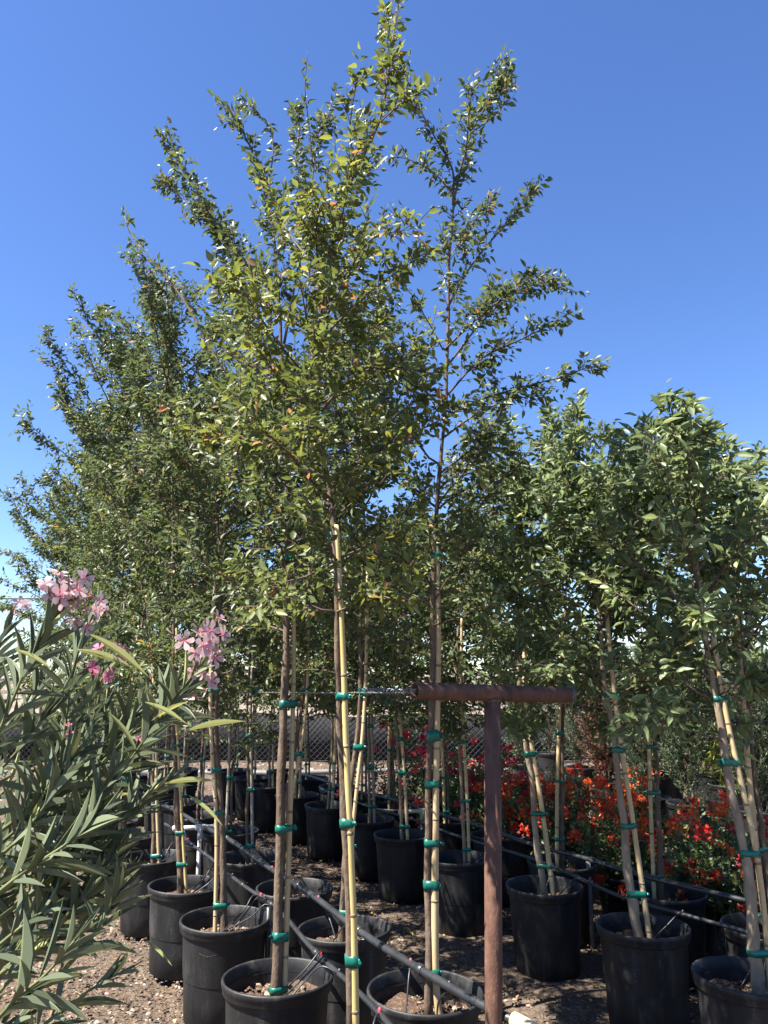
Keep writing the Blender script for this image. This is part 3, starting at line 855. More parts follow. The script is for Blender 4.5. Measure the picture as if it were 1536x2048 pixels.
make_stake([b + np.array([.045, 0, 0])] + P_([(872, 1980), (870, 1800), (872, 1550), (876, 1330), (875, 1200), (873, 1085)], Y), .0165, .012, 'bamboo',
           'thick pale bamboo stake right beside the rusty T-post', [at(866, 1945, Y)[2], at(866, 1770, Y)[2], at(866, 1686, Y)[2], at(866, 1568, Y)[2], at(866, 1472, Y)[2], 2.2], tpB0, rdB0)

# the rest of rows A and B
TRUNKPX = {('A', 2): [(447, 1845), (444, 1650), (441, 1440), (445, 1200)], ('A', 3): [(366, 1755), (360, 1600), (352, 1430), (350, 1200)],
           ('A', 4): [(312, 1700), (310, 1580), (306, 1400)], ('B', 1): [(681, 1850), (694, 1600), (712, 1420), (718, 1200), (722, 950)],
           ('B', 2): [(560, 1770), (574, 1600), (602, 1420), (615, 1250)], ('B', 3): [(497, 1690), (496, 1560), (494, 1420)], ('B', 4): [(462, 1645), (466, 1540), (470, 1430)]}
TOPS = {('A', 2): (425, 800), ('A', 3): (345, 560), ('A', 4): (240, 690), ('B', 1): (715, 640), ('B', 2): (610, 760), ('B', 3): (520, 760), ('B', 4): (420, 780)}
EXTRA = {('A', 3): [[(330, 900), (270, 780), (200, 680), (150, 592)], [(330, 800), (340, 700), (335, 600), (330, 545)], [(320, 780), (280, 700), (240, 640), (200, 625)], [(340, 760), (400, 700), (440, 640)], [(340, 860), (400, 780), (470, 690), (480, 660)]],
         ('A', 4): [[(260, 950), (200, 830), (130, 730), (90, 662)], [(260, 980), (180, 880), (130, 800), (125, 770)], [(270, 1050), (180, 960), (140, 910)]],
         ('A', 2): [[(450, 960), (400, 880), (380, 800)], [(450, 950), (360, 900), (280, 870)], [(450, 1050), (330, 1000), (240, 960)]],
         ('B', 1): [[(720, 850), (790, 760), (850, 720)], [(720, 800), (660, 680), (640, 600)], [(722, 900), (800, 850), (860, 830)]]}
for k, n in (('A', 12), ('B', 11)):
    for i in range(n):
        if (k, i) in (('A', 0), ('A', 1), ('B', 0)): continue
        b = base_of(k, i, random.gauss(0, .02), random.gauss(0, .02))
        Y = b[1]
        if (k, i) in TRUNKPX:
            low = P_(TRUNKPX[(k, i)], Y)
            b = np.array([low[0][0], Y, SOIL - .03]); tr = [b] + low[1:] + [at(*TOPS[(k, i)], Y)]
        else:
            top = random.uniform(4.0, 4.5)
            lx, ly = random.gauss(0, .12), random.gauss(0, .1)
            tr = [b, b + [lx * .15, ly * .15, 1.1], b + [lx * .5, ly * .4, 2.4], b + [lx, ly, top - SOIL]]
        near = Y < 5.0
        cr = {('A', 2): .5, ('B', 1): .45, ('B', 2): .5, ('A', 8): .95, ('A', 9): 1.0, ('A', 10): 1.05, ('A', 11): 1.1}.get((k, i), random.uniform(.6, .76))
        ex = [dict(p=SH(s, Y), r=.006, d=1.2, tl=.75) for s in EXTRA.get((k, i), [])]
        sc = 1.0 if Y < 6 else (1.15 if Y < 8.5 else 1.35)
        sp_ = 'slim' if (k == 'A' or i > 4) else 'elm'
        seedv = ord(k) * 50 + i
        tr0 = {('A', 2): .022, ('A', 3): .018, ('B', 1): .017}.get((k, i), random.uniform(.0125, .017))
        tp, rd = make_tree('nursery_tree', b, tr, tr0, .003, sp_,
                  'staked small-leaved green tree in the %s pot of the %s' % (ORD[i], ROWNAME[k]), 'tree', TG, ex,
                  nb=26 if Y < 6.5 else 22, zb=random.uniform(1.2, 1.4) if Y > 4.5 else 1.5, crown_r=cr, dens=.85 if Y < 6 else .74,
                  single=300 if near else 0, tmpl=T8 if Y < 4.4 else T4, leaf_scale=sc, seed=seedv, low_droop=.35)
        side = random.choice([-1, 1]) * .038
        st = [b + [side, -.01, 0]] + [np.array([np.interp(z, tp[:, 2], tp[:, 0]) + side * .7, np.interp(z, tp[:, 2], tp[:, 1]) - .008, z]) for z in (.9, 1.5, random.uniform(1.9, 2.6))]
        rr = random.uniform(.0095, .0135)
        make_stake(st, rr, rr * .8, random.choice(['bamboo', 'bamboo_yellow', 'bamboo_grey', 'bamboo']), 'bamboo stake in the %s pot of the %s' % (ORD[i], ROWNAME[k]),
                   [random.uniform(.45, .6), random.uniform(.75, 1.0), random.uniform(1.15, 1.35), 1.6], tp, rd, tie_w=.025 if Y < 6 else .028)

# ------------------------------------------------------------------ the trees of the right block (rows C and D)
TG2 = 'broader-leaved staked trees of the right block'
TR2 = {('C', 0): [(1516, 1945), (1495, 1750), (1465, 1560), (1442, 1400), (1415, 1200), (1390, 1040), (1362, 900), (1340, 795)],
       ('C', 1): [(1281, 1860), (1262, 1760), (1255, 1650), (1236, 1480), (1216, 1350), (1205, 1200), (1195, 1050), (1180, 900)],
       ('C', 2): [(1092, 1765), (1078, 1690), (1066, 1580), (1046, 1420), (1040, 1250), (1050, 1050), (1060, 900)],
       ('D', 0): [(1545, 1840), (1530, 1700), (1505, 1500), (1492, 1380), (1478, 1150), (1468, 1000), (1455, 885)],
       ('D', 1): [(1320, 1775), (1316, 1650), (1308, 1500), (1302, 1390), (1300, 1200), (1290, 1000), (1250, 870)],
       ('D', 2): [(1123, 1720), (1124, 1600), (1122, 1450), (1130, 1250), (1140, 1000), (1150, 815)],
       ('C', 3): [(928, 1712), (922, 1600), (914, 1400), (915, 1200), (925, 1000)],
       ('C', 4): [(806, 1665), (802, 1550), (795, 1410), (790, 1200), (800, 1010)]}
EX2 = {('D', 1): [[(1290, 1000), (1270, 930), (1262, 880)], [(1295, 1050), (1330, 960), (1345, 905)]], ('D', 2): [[(1140, 1000), (1110, 900), (1098, 822)], [(1142, 1000), (1175, 900), (1198, 862)]],
       ('D', 0): [[(1468, 1000), (1462, 930), (1452, 878)], [(1470, 1050), (1500, 960), (1520, 905)], [(1475, 1100), (1430, 1000), (1405, 940)]],
       ('C', 1): [[(1190, 1000), (1215, 920), (1222, 870)], [(1200, 1150), (1150, 1000), (1110, 900), (1100, 830)], [(1200, 1080), (1230, 960), (1250, 890)], [(1205, 1200), (1120, 1120), (1040, 1080), (970, 1060)], [(1210, 1250), (1290, 1180), (1340, 1120)], [(1195, 1050), (1140, 940), (1150, 860), (1155, 800)]],
       ('C', 0): [[(1362, 930), (1345, 860), (1335, 795)], [(1360, 920), (1385, 850), (1362, 800)], [(1360, 900), (1400, 880), (1425, 870)], [(1370, 950), (1320, 890), (1290, 850)], [(1415, 1200), (1460, 1100), (1490, 1030)], [(1400, 1100), (1330, 1050), (1290, 980)], [(1438, 1380), (1390, 1330), (1340, 1290)], [(1440, 1390), (1500, 1350), (1530, 1320)], [(1420, 1240), (1500, 1200), (1530, 1150)]],
       ('C', 2): [[(1045, 1200), (1000, 1080), (970, 980), (960, 930)], [(1050, 1080), (1030, 950), (1020, 880), (1018, 840)], [(1050, 1050), (1090, 920), (1100, 860)]]}
for k, n in (('C', 11), ('D', 10)):
    for i in range(n):
        b = base_of(k, i, random.gauss(0, .02), random.gauss(0, .02))
        Y = b[1]
        if (k, i) in TR2:
            low = P_(TR2[(k, i)], Y)
            b = np.array([low[0][0], Y, SOIL - .03]); tr = [b] + low[1:]
            tr[-1] = tr[-1] - UP * .25
        else:
            top = random.uniform(2.75, 3.15)
            lx, ly = random.gauss(-.03, .1), random.gauss(0, .1)
            tr = [b, b + [lx * .2, ly * .2, .8], b + [lx * .6, ly * .6, 1.7], b + [lx, ly, top - SOIL]]
        near = Y < 5.1
        ex = [dict(p=SH(s, Y), r=.005, d=1.0, tl=.6) for s in EX2.get((k, i), [])]
        sc = 1.0 if Y < 5.3 else (1.2 if Y < 8.5 else 1.4)
        seedv = ord(k) * 50 + i
        far = Y > 5.3
        tp, rd = make_tree('nursery_tree', b, tr, (tr0 := {('C', 0): .027, ('C', 1): .026, ('C', 2): .0225, ('D', 0): .021, ('D', 1): .0195, ('D', 2): .018}.get((k, i), random.uniform(.0125, .016))), .0035, 'ash' if not far else 'elm',
                  'broad-leaved staked tree in the %s pot of the %s' % (ORD[i], ROWNAME[k]), 'tree', TG2, ex,
                  nb=24 if not far else 26, zb=random.uniform(1.2, 1.35) if Y > 5.3 else 1.42, crown_r=random.uniform(.52, .64), dens=.85 if Y < 6.5 else .76,
                  single=300 if near else 0, bark='bark_pale' if k in 'C' else 'bark', tmpl=T8 if Y < 4.5 else T4, leaf_scale=sc, seed=seedv, low_droop=.3)
        side = (.04 if k == 'C' else -.038) * (1 if i % 3 else .9) * (1.15 if tr0 > .018 else 1)
        st = [b + [side, -.01, 0]] + [np.array([np.interp(z, tp[:, 2], tp[:, 0]) + side * (.7 if z > 1 else 1), np.interp(z, tp[:, 2], tp[:, 1]) - .008, z]) for z in (.9, 1.5, random.uniform(1.8, 2.2) if not (k == 'D' and i == 0) else 2.9)]
        rr = random.uniform(.012, .0165)
        make_stake(st, rr, rr * .8, random.choice(['bamboo', 'bamboo_grey', 'bamboo_yellow', 'bamboo']), 'bamboo stake in the %s pot of the %s' % (ORD[i], ROWNAME[k]),
                   [random.uniform(.5, .62), random.uniform(.8, 1.0), random.uniform(1.15, 1.35), 1.58], tp, rd, tie_w=.025 if Y < 6 else .028)

# ------------------------------------------------------------------ the rusty T-post and the wires
rng = np.random.default_rng(77)
tb = at(984, 1900, 2.95); tb[2] = -.05
ptop = at(986, 1400, 2.95)
post = thing('t_post', (tb[0], tb[1], 0), 'rusty steel pipe T-post with open-ended crossbar', 'post')
og = np.array([tb[0], tb[1], 0])
c0 = at(829, 1382, 2.80); c1 = at(1143, 1390, 3.13)
dirc = norm(c1 - c0)
pj = c0 + dirc * np.dot(ptop - c0, dirc)
tube_obj('upright', np.array([tb + [0, 0, -.2], tb + [0, 0, .6], pj + [0, 0, -.02]]), .031, M['rust'], 24, post, og)
def open_pipe(a, b_, ro, ri):
    d = norm(b_ - a)
    x = norm(np.cross(d, UP)); y = np.cross(d, x)
    ang = np.arange(28) * 2 * math.pi / 28
    ring = np.cos(ang)[:, None] * x + np.sin(ang)[:, None] * y
    R = [a + ring * ro]
    for t in np.linspace(.02, .98, 12): R.append(a + (b_ - a) * t + ring * (ro + rng.normal(0, .0003, (28, 1))))
    R += [b_ + ring * ro, b_ + ring * ri, a + ring * ri, a + ring * ro]
    V = np.concatenate(R); n = len(R)
    i = np.arange(n - 1)[:, None] * 28; j = np.arange(28)[None]; k = (j + 1) % 28
    return V, np.stack([i + j, i + k, i + 28 + k, i + 28 + j], -1).reshape(-1, 4)
V, F = open_pipe(c0, c1, .0305, .0265)
crossbar = link('crossbar', make_mesh('crossbar', V - og, F, M['rust']), post)
# weld bead
a_ = np.linspace(0, 2 * math.pi, 25)
tube_obj('weld_bead', np.stack([pj[0] + .031 * np.cos(a_), pj[1] + .031 * np.sin(a_), pj[2] - .0285 + .006 * np.abs(np.cos(a_)) * 0 + .002 * np.sin(7 * a_)], -1), .0045, M['rust'], 6, crossbar, og, cap=False)
D3 = np.array([DIRV[0], DIRV[1], 0])
def wire(a, e, label, sag=.05, twist=True, mat='zinc', r=.0022):
    n = 90
    t = np.linspace(0, 1, n)[:, None]
    P = a + (e - a) * t - UP * sag * 4 * t * (1 - t)
    root = thing('support_wire', tuple(a), label, 'wire', 'support wires strung along the tree rows')
    tube_obj('strand', P, r, M[mat], 5, root, a)
    if twist:
        L = np.linalg.norm(e - a)
        m = 240
        t = np.linspace(0, .35, m)
        Q = a + (e - a) * t[:, None] - UP * sag * (4 * t * (1 - t))[:, None]
        ph = t * L * 120
        Q = Q + .0035 * np.stack([np.cos(ph), np.zeros(m), np.sin(ph)], -1)
        tube_obj('strand', Q, r * .8, M[mat], 4, root, a)
    for s in np.linspace(.03, .45, 4) + rng.uniform(0, .04, 4):
        c = a + (e - a) * s - UP * sag * 4 * s * (1 - s)
        acc = Acc()
        for q in range(3):
            dv = norm(rng.normal(0, 1, 3)) * rng.uniform(.02, .05)
            w_ = norm(np.cross(dv, rng.normal(0, 1, 3))) * .008
            f2 = norm(np.cross(dv, w_)) * .0012
            acc.add(np.array([c - w_, c + w_, c + dv + w_, c + dv - w_, c - w_ + f2, c + w_ + f2, c + dv + w_ + f2, c + dv - w_ + f2]),
                    np.array([[0, 1, 2, 3], [7, 6, 5, 4], [0, 4, 5, 1], [1, 5, 6, 2], [2, 6, 7, 3], [3, 7, 4, 0]]), .5)
        link('tie', acc.mesh('tie', M['tie'], a), root)
    return root
w0 = c0 + dirc * .03
w1 = c1 - dirc * .03
far = 9.5
wire(w0 + [0, 0, -.005], w0 + D3 * far + [0, 0, -.02], 'galvanised wire running from the open end of the T-post crossbar')
wire(w1 + [0, 0, .002], w1 + D3 * far + [0, 0, -.02], 'galvanised wire tied round the capped far end of the T-post crossbar')
# wire wraps and loose twisted tails at the crossbar ends
def wrap(c, name, tails, ring=True):
    acc = Acc()
    ang = np.linspace(0, 2 * math.pi * 3, 60)
    x = norm(np.cross(dirc, UP)); y = np.cross(dirc, x)
    P = c + dirc * np.linspace(-.008, .008, 60)[:, None] + .0335 * (np.cos(ang)[:, None] * x + np.sin(ang)[:, None] * y)
    P = P + rng.normal(0, .0012, P.shape)
    if ring:
        add_tube(acc, P, .0013, 5)
    for q in range(tails):
        m = 40
        t = np.linspace(0, 1, m)
        L = rng.uniform(.12, .24)
        P = c + D3 * 0 - dirc * (.02 * t)[:, None] + (D3 * .55 - dirc * .7)[None] * (L * t)[:, None] + rng.normal(0, .0, (m, 3))
        P = P + .007 * np.stack([np.cos(t * 40 + q * 2), np.sin(t * 33 + q), np.sin(t * 40 + q * 2)], -1) * (1 - .3 * t)[:, None]
        add_tube(acc, P, .0016, 5)
    o = link(name, acc.mesh(name, M['zinc'], og), crossbar)
wrap(c0 + dirc * .012, 'wire_wrap', 5, ring=False)
wrap(c1 - dirc * .012, 'wire_wrap', 0)
# the right block's two wires
for q, (uu, vv, yy) in enumerate(((1560, 1420, 3.6), (1560, 1442, 4.1))):
    a = at(uu, vv, yy)
    wire(a, a + D3 * 9, ['dark wire strung through the trees across the aisle', 'lower dark wire strung beside the bougainvillea row'][q], sag=.06, twist=False, mat='pvc_grey', r=.0025)
# back post
pb = np.array([.1, 11.6, 0])
tube_obj('rusty_post', np.array([pb + [0, 0, -.1], pb + [0, 0, 1.0], pb + [0, 0, 1.75]]), .03, M['rust'], 12)
tag(bpy.data.objects['rusty_post'], 'thin rusty steel post standing near the fence behind the pots', 'post')

# ------------------------------------------------------------------ irrigation
def ln(pts, z):
    return [at_z(u, v, z) for u, v in pts]
ZL = .5
def drip_line(name, pts, r, label, fittings, mat='poly'):
    P = smooth_path(pts, 70)
    P[:, 2] += .006 * np.sin(np.linspace(0, 22, 70))
    root = thing(name, tuple(P[0]), label, 'pipe', 'black irrigation pipes laid over the pots')
    pp = tube_obj('pipe', P, r, M[mat], 10, root, P[0])
    for s in fittings:
        i = int(s * 68)
        c = P[i]; T = norm(P[i + 1] - P[i])
        tube_obj('coupling', np.array([c - T * .022, c - T * .02, c + T * .02, c + T * .022]), np.array([r * 1.02, r * 1.32, r * 1.32, r * 1.02]), M['poly'], 10, pp, P[0])
    return P
L1 = drip_line('drip_line', ln([(330, 1648), (390, 1692), (450, 1742), (542, 1810), (620, 1890), (690, 1960), (760, 2032), (800, 2075)], ZL), .011, 'black drip line over the pots of the oleander-side row', [.3, .5, .62, .8])
L2 = drip_line('irrigation_pipe', ln([(330, 1612), (400, 1648), (460, 1682), (560, 1748), (685, 1836), (790, 1908), (905, 1981), (1000, 2030), (1040, 2046)], ZL + .03), .0165, 'thick black irrigation pipe over the pots beside the T-post', [.2, .35, .5, .63, .78, .9])
L3 = drip_line('drip_line', ln([(640, 1580), (711, 1603), (800, 1632), (943, 1680), (1113, 1737), (1250, 1795), (1380, 1835), (1499, 1868), (1580, 1892)], ZL), .010, 'black drip line over the pots across the aisle from the T-post', [.3, .5, .6, .75])
L4 = drip_line('irrigation_pipe', ln([(600, 1548), (714, 1582), (800, 1604), (931, 1643), (1050, 1686), (1175, 1716), (1300, 1756), (1536, 1815), (1600, 1832)], ZL + .03), .0145, 'thick black irrigation pipe beside the bougainvilleas', [.3, .45, .6, .8])
def pvc_frame(a, b_, label, mat='pvc', r=.017):
    root = thing('pipe_support', tuple((a + b_) / 2 * [1, 1, 0]), label, 'pipe support')
    o0 = (a + b_) / 2 * [1, 1, 0]
    tube_obj('cross_pipe', np.array([a, b_]), r, M[mat], 12, root, o0)
    d = norm(b_ - a)
    for e, s in ((a, 1), (b_, -1)):
        tube_obj('fitting', np.array([e - d * s * .004, e + d * s * .002, e + d * s * .05, e + d * s * .052]), np.array([r * .9, r * 1.3, r * 1.3, r]), M[mat], 12, root, o0)
    m = a * .42 + b_ * .58
    tube_obj('fitting', np.array([m - d * .04, m - d * .038, m + d * .038, m + d * .04]), np.array([r, r * 1.3, r * 1.3, r]), M[mat], 12, root, o0)
    tube_obj('leg', np.array([m * [1, 1, 0] + [0, 0, -.05], m - UP * .07]), r, M[mat], 12, root, o0)
    tube_obj('fitting', np.array([m - UP * .085, m - UP * .083, m]), np.array([r, r * 1.3, r * 1.3]), M[mat], 12, root, o0)
pvc_frame(at_z(346, 1657, .53), at_z(440, 1653, .53), 'white plastic pipe support between the left block drip lines')
pvc_frame(at_z(798, 1624, .53), at_z(878, 1620, .53), 'cream plastic pipe support between the right block drip lines', 'pvc_yellow')
e0 = at_z(1040, 2046, .53)
rt = thing('pipe_elbow', tuple(e0), 'yellowed plastic elbow ending the thick pipe by the T-post', 'pipe fitting')
dd = norm(L2[-1] - L2[-6])
tube_obj('sleeve', np.array([e0 - dd * .03, e0 - dd * .028, e0 + dd * .06, e0 + dd * .062]), np.array([.017, .026, .026, .02]), M['pvc_yellow'], 14, rt, e0)
tube_obj('leg', np.array([e0 + dd * .04 + [0, 0, .0], e0 + dd * .04 + [0, 0, -.2], np.array([e0[0] + dd[0] * .04, e0[1] + dd[1] * .04, -.03])]), .019, M['pvc_yellow'], 12, rt, e0)
for (u, v, yb, lab) in ((1176, 1716, 0, 'grey pipe leg holding up the thick pipe by the bougainvilleas'), (538, 1812, 0, 'grey pipe leg holding up the oleander-side drip line')):
    p = at_z(u, v, .515)
    o = tube_obj('pipe_stand', np.array([[p[0], p[1], -.05], [p[0], p[1], .3], p + [0, 0, -.005]]), .014, M['poly' if u < 600 else 'pvc_grey'], 10)
    tag(o, lab, 'pipe stand')
# thin feeder tubes from the drip lines into the pots
def nearest(Pl, xy):
    d = np.hypot(Pl[:, 0] - xy[0], Pl[:, 1] - xy[1])
    return int(np.argmin(d))
FEED = [('A', 0, L1), ('A', 1, L1), ('A', 2, L1), ('A', 3, L1), ('A', 4, L1), ('B', 0, L2), ('B', 1, L2), ('B', 2, L2), ('C', 0, L3), ('C', 1, L3), ('C', 2, L3), ('C', 3, L3), ('C', 4, L3), ('C', 5, L3), ('D', 1, L4), ('D', 2, L4), ('D', 3, L4)]
for k, i, Ln in FEED:
    xy = rows[k][i]
    j = nearest(Ln, xy)
    for q in range(3 if k == 'A' else 2):
        jj = int(np.clip(j + [-2, 2, 0][q] + rng.integers(-1, 2), 0, 69))
        s = Ln[jj]
        tgt = np.array([xy[0] + rng.uniform(-.08, .06), xy[1] + rng.uniform(-.12, .1), .365])
        off = np.hypot(*(s[:2] - xy))
        if off > .2:       # over the rim first
            d2 = (s[:2] - xy) / off
            pts = [s, np.array([*(xy + d2 * min(off, .2)), .52]), np.array([*(xy + d2 * .13), .46]), tgt]
        else:
            pts = [s, s * .6 + tgt * .4 + [0, 0, .03], tgt]
        P = smooth_path(pts, 14)
        o = thing('feeder_tube', tuple(s), ('red-tipped feeder tube into the %s pot of the %s' if q == 0 else ('plain black feeder tube into the %s pot of the %s' if q == 1 else 'black feeder tube between two others into the %s pot of the %s')) % (ORD[i], ROWNAME[k]), 'tube', 'feeder tubes of %s%d' % ({'A': 'the oleander-side row pot ', 'B': 'the T-post row pot ', 'C': 'the aisle row pot ', 'D': 'the bougainvillea row pot '}[k], i + 1))
        tube_obj('tubing', P, .0035, M['poly'], 6, o, s)
        tube_obj('barb', np.array([s + [0, 0, -.012], s + [0, 0, .012], s + [0, 0, .022]]), np.array([.006, .0075, .004]), M['red' if q == 0 else 'poly'], 8, o, s)

# ------------------------------------------------------------------ fence, ground pipe, stacked pots
FY = 16.0
def fence():
    x0, x1, h = -10.0, 10.5, 3.25
    root = thing('chain_link_fence', (0, FY, 0), 'tall chain-link fence with low black screen in front of tan hillside', 'fence')
    og = np.array([0, FY, 0])
    acc = Acc()
    pitch = .115
    segs = []
    n = int((x1 - x0 + h) / pitch)
    for s in (1, -1):
        for i in range(n + 1):
            xs = x0 - h + i * pitch if s > 0 else x0 + i * pitch
            a = np.array([xs, 0, 0.03]); e = np.array([xs + s * h, 0, h]) if s > 0 else np.array([xs - h, 0, h])
            lo, hi = (a, e) if a[0] < e[0] else (e, a)
            if hi[0] < x0 or lo[0] > x1: continue
            def cut(p, q):
                if p[0] < x0: p = p + (q - p) * ((x0 - p[0]) / (q[0] - p[0]))
                return p
            l2 = cut(lo, hi)
            h2 = hi if hi[0] <= x1 else lo + (hi - lo) * ((x1 - lo[0]) / (hi[0] - lo[0]))
            segs.append((l2, h2, s))
    for l2, h2, s in segs:
        y = .004 * s
        d = norm(h2 - l2); nn = np.array([-d[2], 0, d[0]]) * .0021
        yy = np.array([0, .003, 0])
        o = np.array([0, y, 0])
        V = np.array([l2 + nn + o, l2 - nn + o, l2 - yy + o, h2 + nn + o, h2 - nn + o, h2 - yy + o])
        acc.add(V, np.array([[0, 1, 4, 3], [1, 2, 5, 4], [2, 0, 3, 5]]), .5)
    o = link('wire_mesh', acc.mesh('wire_mesh', M['mesh_wire'], smooth=False), root); o['kind'] = 'stuff'
    # screen, slightly wavy
    nx = 120
    X = np.linspace(x0, x1, nx)
    top = .9 + .03 * np.sin(X * 1.7) + .02 * np.sin(X * 4.3)
    yv = .03 + .015 * np.sin(X * 2.2)
    V = np.concatenate([np.stack([X, yv, np.full(nx, .02)], -1), np.stack([X, yv, top], -1), np.stack([X, yv + .006, top], -1), np.stack([X, yv + .006, np.full(nx, .02)], -1)])
    i = np.arange(nx - 1)
    F = np.concatenate([np.stack([i + a * nx, i + 1 + a * nx, i + 1 + b * nx, i + b * nx], -1) for a, b in ((0, 1), (1, 2), (2, 3), (3, 0))])
    link('shade_screen', make_mesh('shade_screen', V, F, M['cloth']), root)
    for x in np.arange(-9.4, 10.5, 2.45):
        tube_obj('post', np.array([[x, .065, -.1], [x, .065, 1.5], [x, .065, h + .05]]), .03, M['zinc'], 10, root)
    for z in (1.6, h):
        tube_obj('rail', np.array([[x0, .05, z], [0, .05, z], [x1, .05, z]]), .02, M['zinc'], 8, root)
fence()
g = tube_obj('ground_pipe', smooth_path([np.array([-5.5, 14.2, .03]), np.array([-2, 13.9, .035]), np.array([.2, 14.3, .03]), np.array([3, 14.1, .035])], 20), .045, M['pvc_grey'], 10)
tag(g, 'long pale grey pipe lying on the ground before the fence', 'pipe')
sx, sy = at_z(352, 1612, .25)[:2]
for i in range(4):
    make_pot(sx, sy, 'empty black nursery pot, %s in the nested stack beside the oleander-side row' % ['lowest', 'second lowest', 'third lowest', 'topmost'][i], 'nested stack of empty pots', soil=False, z=i * .062, scale=1.0, tilt=.004)

# ------------------------------------------------------------------ bougainvilleas
def bush(x, y, h, w, label, mat, nclus, seed, nleaf=2600):
    global rng
    rng = np.random.default_rng(seed)
    root = thing('bougainvillea', (x, y, 0), label, 'bougainvillea', 'red flowering bougainvilleas')
    o0 = np.array([x, y, 0.])
    ph = .3
    V, F = lathe([(.001, 0), (.12, 0), (.125, .01), (.15, ph - .04), (.165, ph - .038), (.168, ph), (.155, ph), (.14, ph - .1), (.001, ph - .1)], 28)
    link('pot', make_mesh('pot', V, F, M['pot']), root)
    ls = LeafSet(); acc = Acc()
    n = 46
    az = rng.uniform(0, 6.28, n); inc = rng.uniform(.05, 1.25, n)
    D = np.stack([np.cos(az) * np.sin(inc), np.sin(az) * np.sin(inc), np.cos(inc)], -1)
    Lb = (h - ph) * rng.uniform(.65, 1.05, n) * (1 - .25 * np.sin(inc)) + .1
    Cv = np.zeros((n, 3)); Cv[:, 2] = -.25 * np.sin(inc)
    P0 = np.tile(o0 + [0, 0, ph - .08], (n, 1)) + rng.normal(0, .02, (n, 3)) * [1, 1, 0]
    D[:, :2] *= w
    twig_geometry(acc, P0, D, Lb, Cv, np.full(n, .004))
    m = n * 9
    pk = rng.integers(0, n, m); tt = rng.uniform(.25, 1, m)
    q0 = P0[pk] + D[pk] * (Lb[pk] * tt)[:, None] + Cv[pk] * (Lb[pk] * tt * tt)[:, None]
    e0 = norm(D[pk] * .5 + rng.normal(0, .7, (m, 3)) + UP * .3)
    L2 = rng.uniform(.08, .22, m)
    C2 = rng.normal(0, .1, (m, 3))
    twig_geometry(acc, q0, e0, L2, C2, np.full(m, .0018))
    twig_leaves(ls, q0, e0, L2, C2, .021, .044, .62, .2, rbase=np.clip(.45 + rng.normal(0, .18, m), .1, .9))
    link('stems', acc.mesh('stems', M['twig'], o0), root)['kind'] = 'stuff'
    build_leaves(root, ls, T4, M['leaf_boug'], 'boug')
    tips = q0 + e0 * L2[:, None] + C2 * L2[:, None]
    out = np.linalg.norm(tips - (o0 + [0, 0, ph + .15]), axis=1) + .5 * (tips[:, 2] - ph) - .35 * (tips[:, 1] - y)
    order = np.argsort(-out)[: nclus * 5]
    order = rng.permutation(order)[:nclus]
    for i in order:
        c = tips[i]
        fl = LeafSet()
        nb_ = rng.integers(16, 44)
        off = np.clip(rng.normal(0, 1, (nb_, 3)), -1.15, 1.15) * rng.uniform(.02, .034)
        dd_ = norm(off + UP * .03 + rng.normal(0, .02, (nb_, 3)))
        fl.add(c + off * .75, dd_, norm(rng.normal(0, 1, (nb_, 3))), rng.uniform(.024, .038, nb_), rng.uniform(.7, .95, nb_), np.clip(rng.random() * .6 + rng.normal(.2, .22, nb_), 0, 1))
        p, d, nn, L, w_, r = fl.cat()
        V, F, k = leaf_geometry(T4, p, d, nn, L, w_)
        link('flower_cluster', make_mesh('flower_cluster', V - o0, F, M[mat], {'rnd': np.repeat(r, k)}), root)
PERP = np.array([.887, .462])
D1 = rows['D'][1]
q = 0
for lane, (off, t0, n, step) in enumerate(((.52, -.95, 9, .62), (1.0, -.9, 8, .7))):
    for i in range(n):
        t = t0 + i * step
        p = D1 + PERP * (off + random.gauss(0, .05)) + DIRV * t
        frac = i / n
        crimson = frac > .6 or (i < 2 and lane == 1) or i == 0
        h = .72 + .36 * max(0, frac - .25) + .07 * lane + random.uniform(-.06, .06)
        if lane == 0 and i == n - 1: h = 1.4
        nc = [12, 18, 28, 34, 34, 34, 32, 28, 26][i]
        kind = 'crimson' if crimson else 'orange-red'
        bush(p[0], p[1], h, .95, '%s bougainvillea, %s from the T-post end in the lane %s' % (kind, ORD[i], 'next to the tree pots' if lane == 0 else 'next to the conifers'), 'bract_pink' if crimson else 'bract', nc, 300 + q)
        q += 1

